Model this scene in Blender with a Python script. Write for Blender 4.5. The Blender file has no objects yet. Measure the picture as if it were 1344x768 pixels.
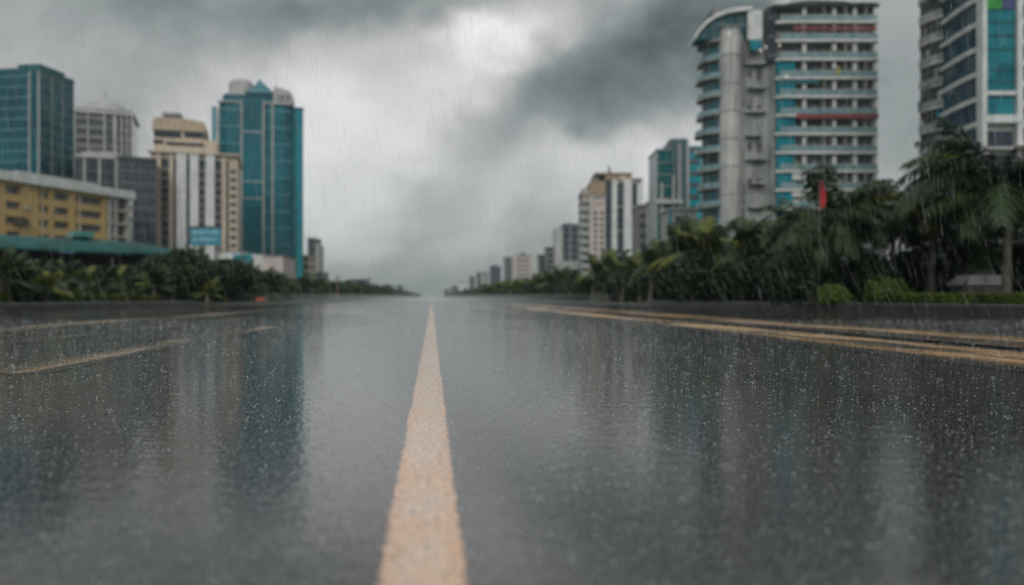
import bpy, math, random
from mathutils import Vector, Matrix, noise as mnoise
R = math.radians
rnd = random.Random(7)
sc = bpy.context.scene
COL = sc.collection

# ------------------------------------------------------------------ camera
F = 1045.0            # focal length in photo pixels (photo is 1344 wide)
CH = 0.5              # lens height above the road
YAW = math.atan2(105, F)
cam_d = bpy.data.cameras.new("camera")
cam_d.sensor_width = 36; cam_d.lens = F / 1344 * 36
cam_d.shift_y = 8 / 1344
cam_d.clip_start = 0.02; cam_d.clip_end = 9000
cam = bpy.data.objects.new("camera", cam_d); COL.objects.link(cam)
cam.location = (0.018, 0, CH); cam.rotation_euler = (R(90), 0, -YAW)
cam_d.dof.use_dof = True; cam_d.dof.focus_distance = 4.5; cam_d.dof.aperture_fstop = 1.02
sc.camera = cam
rt = (math.cos(YAW), -math.sin(YAW)); fw = (math.sin(YAW), math.cos(YAW))

def P(px, D):
    """the ground point that a photo column px shows at distance D along the lens axis"""
    u = (px - 672) / F
    return Vector((cam.location.x + D * (fw[0] + rt[0] * u), D * (fw[1] + rt[1] * u), 0))
def HZ(py, D): return CH + (392 - py) * D / F

# ------------------------------------------------------------------ materials
def lin(c):
    return tuple(((v / 255) / 12.92 if v / 255 <= .04045 else ((v / 255 + .055) / 1.055) ** 2.4) for v in c) + (1,)
class NT:
    def __init__(s, tree): s.t = tree; s.n = tree.nodes; s.l = tree.links
    def node(s, typ, ins=None, **kw):
        n = s.n.new(typ)
        for k, v in kw.items(): setattr(n, k, v)
        for k, v in (ins or {}).items():
            if hasattr(v, 'is_output') or isinstance(v, bpy.types.NodeSocket): s.l.new(v, n.inputs[k])
            else: n.inputs[k].default_value = v
        return n
    def m(s, op, a, b=0.0, c=None, clamp=False):
        n = s.n.new('ShaderNodeMath'); n.operation = op; n.use_clamp = clamp
        for i, v in enumerate((a, b) if c is None else (a, b, c)):
            if isinstance(v, bpy.types.NodeSocket): s.l.new(v, n.inputs[i])
            else: n.inputs[i].default_value = v
        return n.outputs[0]
    def mix(s, f, a, b):
        n = s.n.new('ShaderNodeMix'); n.data_type = 'RGBA'
        for k, v in ((0, f), (6, a), (7, b)):
            if isinstance(v, bpy.types.NodeSocket): s.l.new(v, n.inputs[k])
            else: n.inputs[k].default_value = v
        return n.outputs[2]
    def ramp(s, f, a, b, interp='SMOOTHSTEP'):
        n = s.n.new('ShaderNodeMapRange'); n.interpolation_type = interp
        s.l.new(f, n.inputs[0]); n.inputs[1].default_value = a; n.inputs[2].default_value = b
        return n.outputs[0]
    def noise(s, vec, scale, detail=3, rough=.55, dist=0):
        n = s.n.new('ShaderNodeTexNoise'); n.inputs['Scale'].default_value = scale
        n.inputs['Detail'].default_value = detail; n.inputs['Roughness'].default_value = rough; n.inputs['Distortion'].default_value = dist
        if vec is not None: s.l.new(vec, n.inputs['Vector'])
        return n.outputs[0]
def newmat(name):
    m = bpy.data.materials.new(name); m.use_nodes = True
    t = NT(m.node_tree); b = t.n['Principled BSDF']
    return m, t, b
MATS = {}
def paint(name, c1, c2=None, rough=.5, scale=.6, bump=.0, metal=0, streak=False):
    """a weathered plain surface: two tones broken up by noise, optional vertical rain streaks"""
    if name in MATS: return MATS[name]
    m, t, b = newmat(name)
    c2 = c2 or tuple(v * .72 for v in c1[:3]) + (1,)
    pos = t.node('ShaderNodeNewGeometry').outputs['Position']
    n1 = t.noise(pos, scale, 5, .62)
    f = t.ramp(n1, .36, .68)
    if streak:
        mp = t.node('ShaderNodeMapping', {'Vector': pos, 'Scale': (1.6, 1.6, .07)}).outputs[0]
        n2 = t.ramp(t.noise(mp, 1.0, 4, .6), .42, .72)
        f = t.m('ADD', t.m('MULTIPLY', f, .55), t.m('MULTIPLY', n2, .6), clamp=True)
    t.l.new(t.mix(f, c1, c2), b.inputs['Base Color'])
    b.inputs['Roughness'].default_value = rough; b.inputs['Metallic'].default_value = metal
    if bump:
        bp = t.node('ShaderNodeBump', {'Strength': bump, 'Height': t.noise(pos, scale * 14, 4)})
        t.l.new(bp.outputs[0], b.inputs['Normal'])
    MATS[name] = m; return m
def glazing(name, c1, c2, frame, pw=1.5, ph=1.6, fwid=.05, rough=.12, seed=0.0, var=1.0):
    """curtain-wall glass: panes of slightly different tint between thin frame lines, in the object's own metres"""
    if name in MATS: return MATS[name]
    m, t, b = newmat(name)
    co = t.node('ShaderNodeTexCoord').outputs['Object']
    sx = t.node('ShaderNodeSeparateXYZ', {'Vector': co})
    h = t.m('DIVIDE', t.m('ADD', t.m('ADD', sx.outputs[0], sx.outputs[1]), 500.13 + seed), pw)
    v = t.m('DIVIDE', t.m('ADD', sx.outputs[2], .0), ph)
    cell = t.node('ShaderNodeCombineXYZ', {'X': t.m('FLOOR', h), 'Y': t.m('FLOOR', v), 'Z': seed}).outputs[0]
    wn = t.node('ShaderNodeTexWhiteNoise', {'Vector': cell}).outputs[0]
    big = t.ramp(t.noise(co, .05, 3), .35, .65)
    f = t.m('ADD', t.m('MULTIPLY', wn, .55 * var), t.m('MULTIPLY', big, .45), clamp=True)
    col = t.mix(f, c1, c2)
    ln = t.m('MAXIMUM', t.m('LESS_THAN', t.m('FRACT', h), fwid), t.m('LESS_THAN', t.m('FRACT', v), fwid * 1.3))
    t.l.new(t.mix(ln, col, frame), b.inputs['Base Color'])
    t.l.new(t.m('ADD', t.m('MULTIPLY', ln, .4), rough), b.inputs['Roughness'])
    b.inputs['Specular IOR Level'].default_value = .28
    MATS[name] = m; return m

def foliage(name, c1, c2, rough=.5):
    m, t, b = newmat(name)
    g = t.node('ShaderNodeNewGeometry')
    oi = t.node('ShaderNodeObjectInfo').outputs['Random']
    n = t.noise(g.outputs['Position'], .9, 3)
    f = t.m('ADD', t.m('MULTIPLY', g.outputs['Random Per Island'], .45), t.m('ADD', t.m('MULTIPLY', t.ramp(n, .35, .7), .4), t.m('MULTIPLY', oi, .3)), clamp=True)
    f = t.m('MULTIPLY', f, .9)
    t.l.new(t.mix(f, c1, c2), b.inputs['Base Color'])
    b.inputs['Roughness'].default_value = rough; b.inputs['Specular IOR Level'].default_value = .3
    MATS[name] = m; return m

# ------------------------------------------------------------------ mesh builder
class MB:
    def __init__(s): s.v = []; s.f = []; s.mi = []; s.cur = 0
    def box(s, x0, x1, y0, y1, z0, z1):
        k = len(s.v)
        s.v += [(x0, y0, z0), (x1, y0, z0), (x1, y1, z0), (x0, y1, z0), (x0, y0, z1), (x1, y0, z1), (x1, y1, z1), (x0, y1, z1)]
        for q in ((0, 3, 2, 1), (4, 5, 6, 7), (0, 1, 5, 4), (1, 2, 6, 5), (2, 3, 7, 6), (3, 0, 4, 7)):
            s.f.append(tuple(k + i for i in q)); s.mi.append(s.cur)
        return s
    def prism(s, pts, z0, z1):          # plan outline (counter-clockwise), z0..z1
        k = len(s.v); n = len(pts)
        s.v += [(x, y, z0) for x, y in pts] + [(x, y, z1) for x, y in pts]
        s.f.append(tuple(k + n - 1 - i for i in range(n))); s.f.append(tuple(k + n + i for i in range(n)))
        s.mi += [s.cur] * 2
        for i in range(n):
            j = (i + 1) % n
            s.f.append((k + i, k + j, k + n + j, k + n + i)); s.mi.append(s.cur)
        return s
    def xz(s, pts, y0, y1):             # outline in x,z pushed from y0 to y1
        k = len(s.v); n = len(pts)
        s.v += [(x, y0, z) for x, z in pts] + [(x, y1, z) for x, z in pts]
        s.f.append(tuple(k + i for i in range(n))); s.f.append(tuple(k + 2 * n - 1 - i for i in range(n)))
        s.mi += [s.cur] * 2
        for i in range(n):
            j = (i + 1) % n
            s.f.append((k + j, k + i, k + n + i, k + n + j)); s.mi.append(s.cur)
        return s
    def tube(s, pts, rads, n=8, cap=True):
        k0 = len(s.v)
        for i, p in enumerate(pts):
            p = Vector(p)
            d = (Vector(pts[min(i + 1, len(pts) - 1)]) - Vector(pts[max(i - 1, 0)])).normalized()
            a = d.orthogonal().normalized() if abs(d.z) < .9 else Vector((1, 0, 0))
            a = (a - d * a.dot(d)).normalized(); b = d.cross(a)
            for q in range(n):
                an = 2 * math.pi * q / n
                s.v.append(tuple(p + (a * math.cos(an) + b * math.sin(an)) * rads[i]))
        for i in range(len(pts) - 1):
            for q in range(n):
                r = (q + 1) % n
                s.f.append((k0 + i * n + q, k0 + i * n + r, k0 + (i + 1) * n + r, k0 + (i + 1) * n + q)); s.mi.append(s.cur)
        if cap:
            s.f.append(tuple(k0 + n - 1 - i for i in range(n))); s.f.append(tuple(k0 + (len(pts) - 1) * n + i for i in range(n))); s.mi += [s.cur] * 2
        return s
    def poly(s, *pts):
        k = len(s.v); s.v += [tuple(p) for p in pts]; s.f.append(tuple(range(k, k + len(pts)))); s.mi.append(s.cur)
    def mesh(s, name, mats, smooth=False):
        me = bpy.data.meshes.new(name); me.from_pydata(s.v, [], s.f)
        for m in (mats if isinstance(mats, (list, tuple)) else [mats]): me.materials.append(m)
        me.polygons.foreach_set('material_index', s.mi)
        if smooth: me.polygons.foreach_set('use_smooth', [True] * len(s.f))
        me.update(); return me
    def build(s, name, mats, parent=None, smooth=False, loc=None):
        o = bpy.data.objects.new(name, s.mesh(name, mats, smooth)); COL.objects.link(o)
        if parent: o.parent = parent
        if loc: o.location = loc
        return o
def bx(name, m, parent, *c): return MB().box(*c).build(name, m, parent)
def arr(o, offs):
    """copies of part o (and its children) at offsets from it"""
    for d in offs:
        c = o.copy(); c.location = o.location + Vector(d); COL.objects.link(c)
        for ch in o.children:
            e = ch.copy(); e.parent = c; COL.objects.link(e)
def tag(o, label=None, cat=None, group=None, kind=None):
    for k, v in (('label', label), ('category', cat), ('group', group), ('kind', kind)):
        if v: o[k] = v
    return o
def empty(name, loc, rz=0, scale=1):
    o = bpy.data.objects.new(name, None); COL.objects.link(o); o.location = loc; o.rotation_euler = (0, 0, rz); o.empty_display_size = .5
    o.scale = (scale,) * 3
    return o
class Bld:
    """a building whose local x runs along its front, y away from it; X/Y/Z turn photo coordinates into local metres on its faces"""
    def __init__(s, name, label, px, D, phi=0, cat='building', group=None):
        s.D = D; s.phi = R(phi); s.root = empty(name, P(px, D), s.phi - YAW)
        tag(s.root, label, cat, group)
        s.cx = (px - 672) / F * D; s.cy = D; s.s = D / F; s.xm = 0
    def X(s, px):
        u = (px - 672) / F
        return (u * s.cy - s.cx) / (math.cos(s.phi) - u * math.sin(s.phi))
    def dep(s, x, y=0): return s.cy + x * math.sin(s.phi) + y * math.cos(s.phi)
    def Z(s, py, x=None, y=0):
        x = s.xm if x is None else x
        return CH + (392 - py) * s.dep(x, y) / F
    def Y(s, px, W):
        u = (px - 672) / F; c, n = math.cos(s.phi), math.sin(s.phi)
        return ((s.cx + W * c) - u * (s.cy + W * n)) / (u * c + n)
    def part(s, name, m, *c): return bx(name, m, s.root, *c)

# wall and glass tones
WHITE = paint('white_render', (.68, .70, .69, 1), (.42, .45, .44, 1), .55, .5, streak=True)
WHITE2 = paint('pale_concrete', (.48, .48, .46, 1), (.27, .28, .28, 1), .6, .4, streak=True)
CREAM = paint('cream_render', (.56, .47, .36, 1), (.38, .32, .25, 1), .6, .5, streak=True)
BEIGE = paint('beige_render', (.48, .38, .26, 1), (.32, .26, .19, 1), .6, .5, streak=True)
PINKW = paint('pinkish_render', (.56, .49, .46, 1), (.40, .36, .35, 1), .6, .5, streak=True)
YELLOW = paint('ochre_render', (.52, .35, .13, 1), (.37, .26, .11, 1), .6, .5, streak=True)
OCHRE = paint('brown_ochre_render', (.36, .26, .16, 1), (.20, .15, .10, 1), .6, .4, streak=True)
GREYC = paint('grey_concrete', (.22, .225, .22, 1), (.12, .125, .125, 1), .65, .35, streak=True)
STAIN = paint('stained_concrete', (.36, .38, .37, 1), (.07, .08, .076, 1), .65, .3, streak=True)
DARKC = paint('dark_cladding', (.055, .065, .08, 1), (.03, .037, .045, 1), .4, .5)
SLATE = paint('slate_cladding', (.085, .10, .125, 1), (.05, .06, .075, 1), .4, .5)
METAL = paint('grey_metal', (.25, .26, .27, 1), (.15, .16, .17, 1), .4, 1.5, metal=.4)
RAIL = paint('railing_grey', (.35, .38, .39, 1), (.22, .25, .26, 1), .35, 1.5)
RED = paint('red_cloth', (.50, .03, .035, 1), (.30, .02, .025, 1), .7, 1.0)
DRED = paint('dull_red_paint', (.25, .04, .045, 1), (.14, .03, .035, 1), .6, 1.0)
BLUEP = paint('light_blue_panel', (.12, .26, .38, 1), (.08, .18, .28, 1), .5, .8)
G_TEAL = glazing('deep_teal_glazing', (.0005, .055, .08, 1), (.001, .15, .19, 1), (.01, .17, .21, 1), 1.6, 1.7, .07)
G_BRT = glazing('bright_teal_glazing', (.003, .22, .28, 1), (.01, .36, .42, 1), (.01, .14, .18, 1), 1.2, 1.7, .12)
G_TEAL2 = glazing('blue_teal_glazing', (.0005, .045, .07, 1), (.001, .115, .14, 1), (.004, .15, .16, 1), 2.4, 3.1, .05)
G_TEAL3 = glazing('green_teal_glazing', (.002, .05, .06, 1), (.006, .14, .15, 1), (.03, .14, .15, 1), 1.5, 1.55, .1)
G_DARK = glazing('dark_window_glazing', (.012, .017, .022, 1), (.04, .055, .065, 1), (.10, .11, .11, 1), 1.3, 3.1, .09)
G_GREY = glazing('grey_window_glazing', (.02, .026, .03, 1), (.10, .11, .115, 1), (.2, .2, .2, 1), 1.4, 3.0, .12)
G_SLATE = glazing('slate_window_glazing', (.016, .024, .036, 1), (.05, .065, .085, 1), (.13, .15, .17, 1), 2.2, 3.2, .06)

# ------------------------------------------------------------------ sky, sun, air
w = bpy.data.worlds.new("World"); sc.world = w; w.use_nodes = True
t = NT(w.node_tree); t.n.clear()
SUN_EL, SUN_AZ = 30, 188      # high, behind the camera, hidden by the overcast
dirv = t.node('ShaderNodeTexCoord').outputs['Generated']
sp = t.node('ShaderNodeSeparateXYZ', {'Vector': dirv})
el0 = t.m('ARCSINE', sp.outputs[2]); az0 = t.m('ARCTAN2', sp.outputs[0], sp.outputs[1])
# soft warp so cloud edges roll
wv = t.noise(dirv, 5.5, 5, .55); wv2 = t.noise(t.node('ShaderNodeVectorMath', {0: dirv, 1: (3.1, 7.7, 1.3)}, operation='ADD').outputs[0], 5.0, 5, .55)
az = t.m('ADD', az0, t.m('MULTIPLY', t.m('SUBTRACT', wv, .5), .30))
el = t.m('ADD', el0, t.m('MULTIPLY', t.m('SUBTRACT', wv2, .5), .22))
def blob(px, py, sx, sy, rot, amp):
    a0 = YAW + math.atan((px - 672) / F); e0 = math.atan((392 - py) / F * math.cos(a0 - YAW))
    c, s_ = math.cos(R(rot)), math.sin(R(rot))
    da, de = t.m('SUBTRACT', az, a0), t.m('SUBTRACT', el, e0)
    p = t.m('DIVIDE', t.m('ADD', t.m('MULTIPLY', da, c), t.m('MULTIPLY', de, s_)), sx / F)
    q = t.m('DIVIDE', t.m('SUBTRACT', t.m('MULTIPLY', de, c), t.m('MULTIPLY', da, s_)), sy / F)
    r2 = t.m('ADD', t.m('MULTIPLY', p, p), t.m('MULTIPLY', q, q))
    return t.m('MULTIPLY', t.m('EXPONENT', t.m('MULTIPLY', r2, -1.0)), amp)
CLOUDS = [  # (px, py, sx, sy, rotation, brightness)
    (640, 42, 70, 28, 25, .40), (600, 105, 85, 36, 40, .26), (410, 160, 150, 75, 25, .28), (530, 190, 100, 50, 35, .18), (500, 330, 60, 14, 20, .05), (330, 260, 110, 90, 0, .12), (330, 60, 130, 50, 10, -.06),
    (770, 95, 180, 95, 8, -.19), (900, 30, 160, 60, 0, -.10), (470, 0, 150, 40, 0, -.17), (230, -10, 150, 50, 0, -.08), (1050, 20, 200, 80, 0, -.04),
    (880, 215, 130, 52, 5, .36), (790, 185, 80, 30, 25, .16), (660, 270, 60, 30, 25, .10), (470, 300, 90, 18, 25, .10), (560, 350, 260, 40, 0, -.06), (430, 270, 110, 40, 25, .10), (640, 250, 90, 34, 25, .06),
    (60, 60, 180, 90, 0, -.03), (1185, 150, 75, 160, 0, -.08), (700, 190, 120, 60, 20, .0),
    (-200, 100, 220, 90, 0, .06), (-600, 40, 260, 120, 0, -.08), (1800, 120, 260, 100, 0, .10)]
val = t.m('ADD', .39, 0)
for c in CLOUDS: val = t.m('ADD', val, blob(*c))
fine = t.noise(t.node('ShaderNodeMapping', {'Vector': dirv, 'Rotation': (0, R(-35), 0), 'Scale': (.85, 1, 1.25)}).outputs[0], 6.0, 8, .56, .35)
val = t.m('ADD', val, t.m('MULTIPLY', t.m('SUBTRACT', fine, .5), .52))
# overcast luminance rises towards the zenith
zen = t.ramp(el0, .42, 1.25)
val = t.m('ADD', val, t.m('MULTIPLY', zen, .42))
val = t.m('MAXIMUM', val, .10)
tint = t.mix(t.ramp(val, .15, .45), (.82, 1.00, .97, 1), (1.0, 1.0, 1.005, 1))
ccol = t.node('ShaderNodeVectorMath', {0: tint}, operation='SCALE'); t.l.new(val, ccol.inputs['Scale'])
bgc = t.node('ShaderNodeBackground', {'Color': ccol.outputs[0], 'Strength': 1.0})
sky = t.node('ShaderNodeTexSky', sky_type='NISHITA', sun_disc=False, sun_elevation=R(SUN_EL), sun_rotation=R(SUN_AZ))
bgs = t.node('ShaderNodeBackground', {'Color': sky.outputs[0], 'Strength': .05})
mx = t.node('ShaderNodeMixShader', {0: .93, 1: bgs.outputs[0], 2: bgc.outputs[0]})
t.l.new(mx.outputs[0], t.node('ShaderNodeOutputWorld').inputs[0])
sun = bpy.data.lights.new("sun", 'SUN'); sun.energy = 1.15; sun.angle = R(30); sun.color = (1, .97, .93)
so = bpy.data.objects.new("sun", sun); COL.objects.link(so)
sd = Vector((math.sin(R(SUN_AZ)) * math.cos(R(SUN_EL)), math.cos(R(SUN_AZ)) * math.cos(R(SUN_EL)), math.sin(R(SUN_EL))))
so.rotation_euler = sd.to_track_quat('Z', 'Y').to_euler()

hm = bpy.data.materials.new('rain_haze'); hm.use_nodes = True; ht = NT(hm.node_tree); ht.n.clear()
pv = ht.node('ShaderNodeVolumePrincipled', {'Color': (.52, .64, .645, 1), 'Density': .00024, 'Anisotropy': .0})
ht.l.new(pv.outputs[0], ht.node('ShaderNodeOutputMaterial').inputs['Volume'])
tag(MB().box(-2600, 2600, -700, 3300, -1.6, 120).build('haze', hm), 'grey rain haze hanging over the road and the city', 'haze', kind='stuff')
sm_ = bpy.data.materials.new('road_spray'); sm_.use_nodes = True; ht = NT(sm_.node_tree); ht.n.clear()
pv = ht.node('ShaderNodeVolumePrincipled', {'Color': (.86, .93, .94, 1), 'Density': .0045})
ht.l.new(pv.outputs[0], ht.node('ShaderNodeOutputMaterial').inputs['Volume'])
tag(MB().box(-14.8, 14.8, 60, 1500, .03, .95).build('road_spray', sm_), 'low pale rain spray hanging just above the road', 'spray', kind='stuff')

# ------------------------------------------------------------------ ground and road
def asphalt_nodes(t):
    """wet asphalt: colour, roughness, normal sockets"""
    pos = t.node('ShaderNodeNewGeometry').outputs['Position']
    agg = t.noise(pos, 170, 2, .6)
    mid = t.noise(pos, 9, 4, .6)
    patch = t.noise(t.node('ShaderNodeMapping', {'Vector': pos, 'Scale': (.55, .16, 1)}).outputs[0], 1.0, 4, .6)
    stone = t.noise(pos, 95, 1, .5)
    peak = t.ramp(stone, .56, .70)
    c = t.mix(t.ramp(agg, .40, .62), (.003, .004, .005, 1), (.034, .035, .037, 1))
    c = t.mix(t.m('MULTIPLY', peak, .75), c, (.27, .27, .26, 1))  # lighter stone tips, with the wet highlights on them put into the colour
    c = t.mix(t.m('MULTIPLY', t.ramp(mid, .45, .75), .45), c, (.018, .020, .023, 1))
    wet = t.ramp(patch, .38, .62)
    rough = t.m('ADD', t.m('MULTIPLY', wet, -.07), .13)
    # raindrop rings and wind ripples on the water film
    rip = t.noise(t.node('ShaderNodeMapping', {'Vector': pos, 'Scale': (1, .75, 1)}).outputs[0], 30, 2, .5, .6)
    swell = t.noise(t.node('ShaderNodeMapping', {'Vector': pos, 'Scale': (.8, 1.3, 1)}).outputs[0], 12, 2, .5, .8)
    vor = t.node('ShaderNodeTexVoronoi', {'Vector': pos, 'Scale': 42.0}, feature='F1').outputs['Distance']
    drop = t.ramp(vor, .24, .0)
    hgt = t.m('ADD', t.m('MULTIPLY', peak, .42), t.m('ADD', t.m('MULTIPLY', rip, .75), t.m('ADD', t.m('MULTIPLY', drop, .55), t.m('MULTIPLY', swell, .95))))
    bp = t.node('ShaderNodeBump', {'Strength': .24, 'Distance': .006, 'Height': hgt})
    return pos, c, rough, bp.outputs[0], agg, mid
def mat_road():
    m, t, b = newmat('wet_asphalt')
    pos, c, r, nrm, _, _ = asphalt_nodes(t)
    t.l.new(c, b.inputs['Base Color']); t.l.new(r, b.inputs['Roughness']); t.l.new(nrm, b.inputs['Normal'])
    b.inputs['IOR'].default_value = 1.85
    return m
def mat_line(name, cx, half, col, col2, wear=.5, wob=.10, streak=False):
    """worn paint on the same wet asphalt: cx and half give the painted band across the road in metres"""
    m, t, b = newmat(name)
    pos, c, r, nrm, agg, mid = asphalt_nodes(t)
    sx = t.node('ShaderNodeSeparateXYZ', {'Vector': pos})
    d = t.m('DIVIDE', t.m('ABSOLUTE', t.m('SUBTRACT', sx.outputs[0], cx)), half)
    n1 = t.noise(pos, 60, 4, .7); n2 = t.noise(t.node('ShaderNodeMapping', {'Vector': pos, 'Scale': (1, .35, 1)}).outputs[0], 7, 4, .6)
    e = t.m('ADD', d, t.m('ADD', t.m('MULTIPLY', t.m('SUBTRACT', n1, .5), wob * 4), t.m('MULTIPLY', t.m('SUBTRACT', n2, .5), wob * 2)))
    edge = t.ramp(e, 1.0, .90)
    if streak:
        n3 = t.noise(t.node('ShaderNodeMapping', {'Vector': pos, 'Scale': (3.2, .10, 1)}).outputs[0], 1.0, 5, .65)
        e = t.m('ADD', e, t.m('MULTIPLY', t.m('SUBTRACT', n3, .5), 2.2)); edge = t.m('MULTIPLY', t.ramp(e, 1.15, .75), t.ramp(t.noise(t.node('ShaderNodeMapping', {'Vector': pos, 'Location': (cx, 0, 0), 'Scale': (2.2, .16, 1)}).outputs[0], 1.0, 4, .6), .37, .50))
        n4 = t.noise(t.node('ShaderNodeMapping', {'Vector': pos, 'Scale': (.9, .5, 1)}).outputs[0], 1.0, 4, .65)
        n1 = t.m('ADD', t.m('MULTIPLY', n1, .25), t.m('ADD', t.m('MULTIPLY', n3, .45), t.m('MULTIPLY', n4, .30)))
    worn = t.ramp(t.m('ADD', t.m('MULTIPLY', n1, .6), t.m('MULTIPLY', agg, .4)), wear + .10, wear - .02)
    pits = t.ramp(t.noise(pos, 85, 2, .6), .60, .66)
    mask = t.m('MULTIPLY', t.m('MULTIPLY', edge, t.m('SUBTRACT', 1.0, t.m('MULTIPLY', pits, .75))), t.m('ADD', t.m('MULTIPLY', worn, .96 if streak else .88), .04 if streak else .12))
    pc = t.mix(t.ramp(n2, .35, .65), col, col2)
    pc = t.mix(t.m('MULTIPLY', t.ramp(d, .35, 1.0), .45), pc, tuple(v * k for v, k in zip(col, (.92, .74, .52, 1))))
    pc = t.mix(t.m('MULTIPLY', t.ramp(agg, .5, .7), .25), pc, tuple(v * .6 for v in col[:3]) + (1,))
    t.l.new(t.mix(mask, c, pc), b.inputs['Base Color'])
    t.l.new(t.m('ADD', r, t.m('MULTIPLY', mask, .20 if streak else .04)), b.inputs['Roughness']); t.l.new(nrm, b.inputs['Normal'])
    b.inputs['IOR'].default_value = 1.85
    return m
def sheet(name, m, x0, x1, y0, y1, z, kind='structure', parent=None):
    mb = MB(); mb.poly((x0, y0, z), (x1, y0, z), (x1, y1, z), (x0, y1, z))
    o = mb.build(name, m, parent)
    if kind: o['kind'] = kind
    return o
GROUND = paint('wet_soil', (.05, .055, .035, 1), (.025, .03, .02, 1), .5, .3)
GRASSM = paint('wet_grass', (.05, .085, .02, 1), (.025, .045, .014, 1), .55, 1.4, bump=.6)
sheet('ground', GROUND, -2500, 2500, -600, 3200, -.03)
HW = 15.5
road = sheet('road', mat_road(), -HW, HW, -200, 3200, 0)
LCOL = (.82, .50, .29, 1); LCOL2 = (.80, .60, .45, 1)
sheet('center_line', mat_line('center_line_paint', 0, .080, LCOL, LCOL2, .51, .17), -.12, .12, .3, 1500, .0015)
YC = (.78, .47, .18, 1); YC2 = (.60, .38, .17, 1)
WC = (.62, .56, .47, 1)
for nm, x, hw, y0, y1, c, c2, wear in (
        ('lane_line', 4.95, .50, 5.0, 46, YC, YC2, .475), ('lane_line', 7.0, .70, 7, 75, YC, YC2, .455),
        ('lane_line', 10.9, .16, 10, 90, WC, YC2, .40),
        ('lane_line', -2.85, .16, 5.6, 14.5, YC, WC, .44), ('lane_line', -4.75, .09, 7, 60, WC, YC2, .42),
        ('lane_line', -5.8, .14, 9, 13, YC, WC, .44), ('lane_line', -6.9, .42, 8, 44, YC, WC, .43), ('lane_line', -10.8, .12, 10, 160, WC, YC2, .42)):
    sheet(nm, mat_line('lane_paint', x, hw, c, c2, wear, .3, True), x - hw * 1.9, x + hw * 1.9, y0, y1, .0015)
# kerb walls and verges
KERB = paint('dark_kerb_stone', (.045, .048, .058, 1), (.025, .027, .034, 1), .35, 1.2, bump=.4)
for s in (-1, 1):
    mb = MB()
    prof = [(0, 0), (0, .30), (.03, .335), (.27, .335), (.30, .30), (.30, 0)]
    pts = [(s * (HW - .02 + x), z) for x, z in prof]
    if s > 0: pts = pts[::-1]
    mb.xz(pts, -100, 56); kb = mb.build('kerb', KERB); kb['kind'] = 'structure'
    q_ = sorted((s * (HW - .02), s * (HW + .28))); kl = MB().box(q_[0], q_[1], 56.01, 3000, 0, .13).build('kerb', paint('pale_kerb_concrete', (.20, .20, .195, 1), (.11, .115, .115, 1), .4, .8)); kl['kind'] = 'structure'
    if s < 0:
        y0 = P(198, 0).y
        rp = bx('red_kerb_paint', DRED, kb, -HW - .24, -HW + .0005, 41.5, 49.5, .10, .3385)
        kb2 = kb
    xs = sorted((s * (HW + .28), s * 90))
    v = MB().box(xs[0], xs[1], -100, 3000, -.02, .2).build('verge', GRASSM); v['kind'] = 'structure'

# ------------------------------------------------------------------ generic facade pieces
def bands(b, m, x0, x1, y0, y1, zs, h, name='floor_band'):
    o = bx(name, m, b.root, x0, x1, y0, y1, 0, h); o.location.z = zs[0]
    arr(o, [(0, 0, z - zs[0]) for z in zs[1:]])
def frange(a, b_, st):
    out = []
    while a < b_ - 1e-6: out.append(a); a += st
    return out
def windows(b, xs, zs, w_, h_, y=-.0, glass=None, frame=None, limit=100, side=None):
    """one window mesh (frame, mullion, pane) copied over a grid; side=x puts them on the face x=side, xs then run along y"""
    mb = MB(); f = .09
    mb.cur = 0
    mb.box(0, w_, -.10, .02, 0, f).box(0, w_, -.10, .02, h_ - f, h_).box(0, f, -.10, .02, f, h_ - f).box(w_ - f, w_, -.10, .02, f, h_ - f)
    mb.box(w_ / 2 - f / 3, w_ / 2 + f / 3, -.08, .02, f, h_ - f)
    me = mb.mesh('window', frame or WHITE2)
    pm = MB().box(f, w_ - f, -.045, .015, f, h_ - f).mesh('pane', glass or G_DARK)
    k = 0; rest = MB()
    for z in zs:
        for x in xs:
            k += 1
            if k > limit:
                if side is None: rest.box(x, x + w_, y - .06, y + .02, z, z + h_)
                else: rest.box(side - .02, side + .06, x, x + w_, z, z + h_)
                continue
            o = bpy.data.objects.new('window', me); COL.objects.link(o); o.parent = b.root
            p = bpy.data.objects.new('pane', pm); COL.objects.link(p); p.parent = o
            if side is None: o.location = (x, y, z)
            else: o.location = (side, x, z); o.rotation_euler.z = R(90)
    if rest.f: tag(rest.build('window', glass or G_DARK, b.root), kind='stuff')
def slabtower(b, x0, x1, Dp, z1, core, band, fh=3.2, bh=1.2, proud=.25, piers=(), pier_m=None, roof=True, pw=.6, z0=0, y0=0, roof_m=None, sidep=2):
    b.part('facade', core, x0, x1, y0, y0 + Dp, z0, z1 - .3)
    if band: bands(b, band, x0 - proud, x1 + proud, y0 - proud, y0 + Dp + proud, frange(z0 + fh - bh, z1 - .7, fh), bh)
    p2 = proud + .12
    for (pa, pb) in piers: b.part('pier', pier_m or band, pa, pb, y0 - p2, y0 + .05, z0, z1 - .32)
    for i in range(sidep):
        yy = y0 + Dp * (i + .5) / sidep
        if pier_m:
            for sx in (x0, x1): b.part('pier', pier_m, sx - p2 if sx == x0 else sx - .05, sx + .05 if sx == x0 else sx + p2, yy - pw, yy + pw, z0, z1 - .32)
    if roof: b.part('roof', roof_m or band or pier_m, x0 - p2 - .1, x1 + p2 + .1, y0 - p2 - .1, y0 + Dp + p2 + .1, z1 - .3, z1 + .35)

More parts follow.
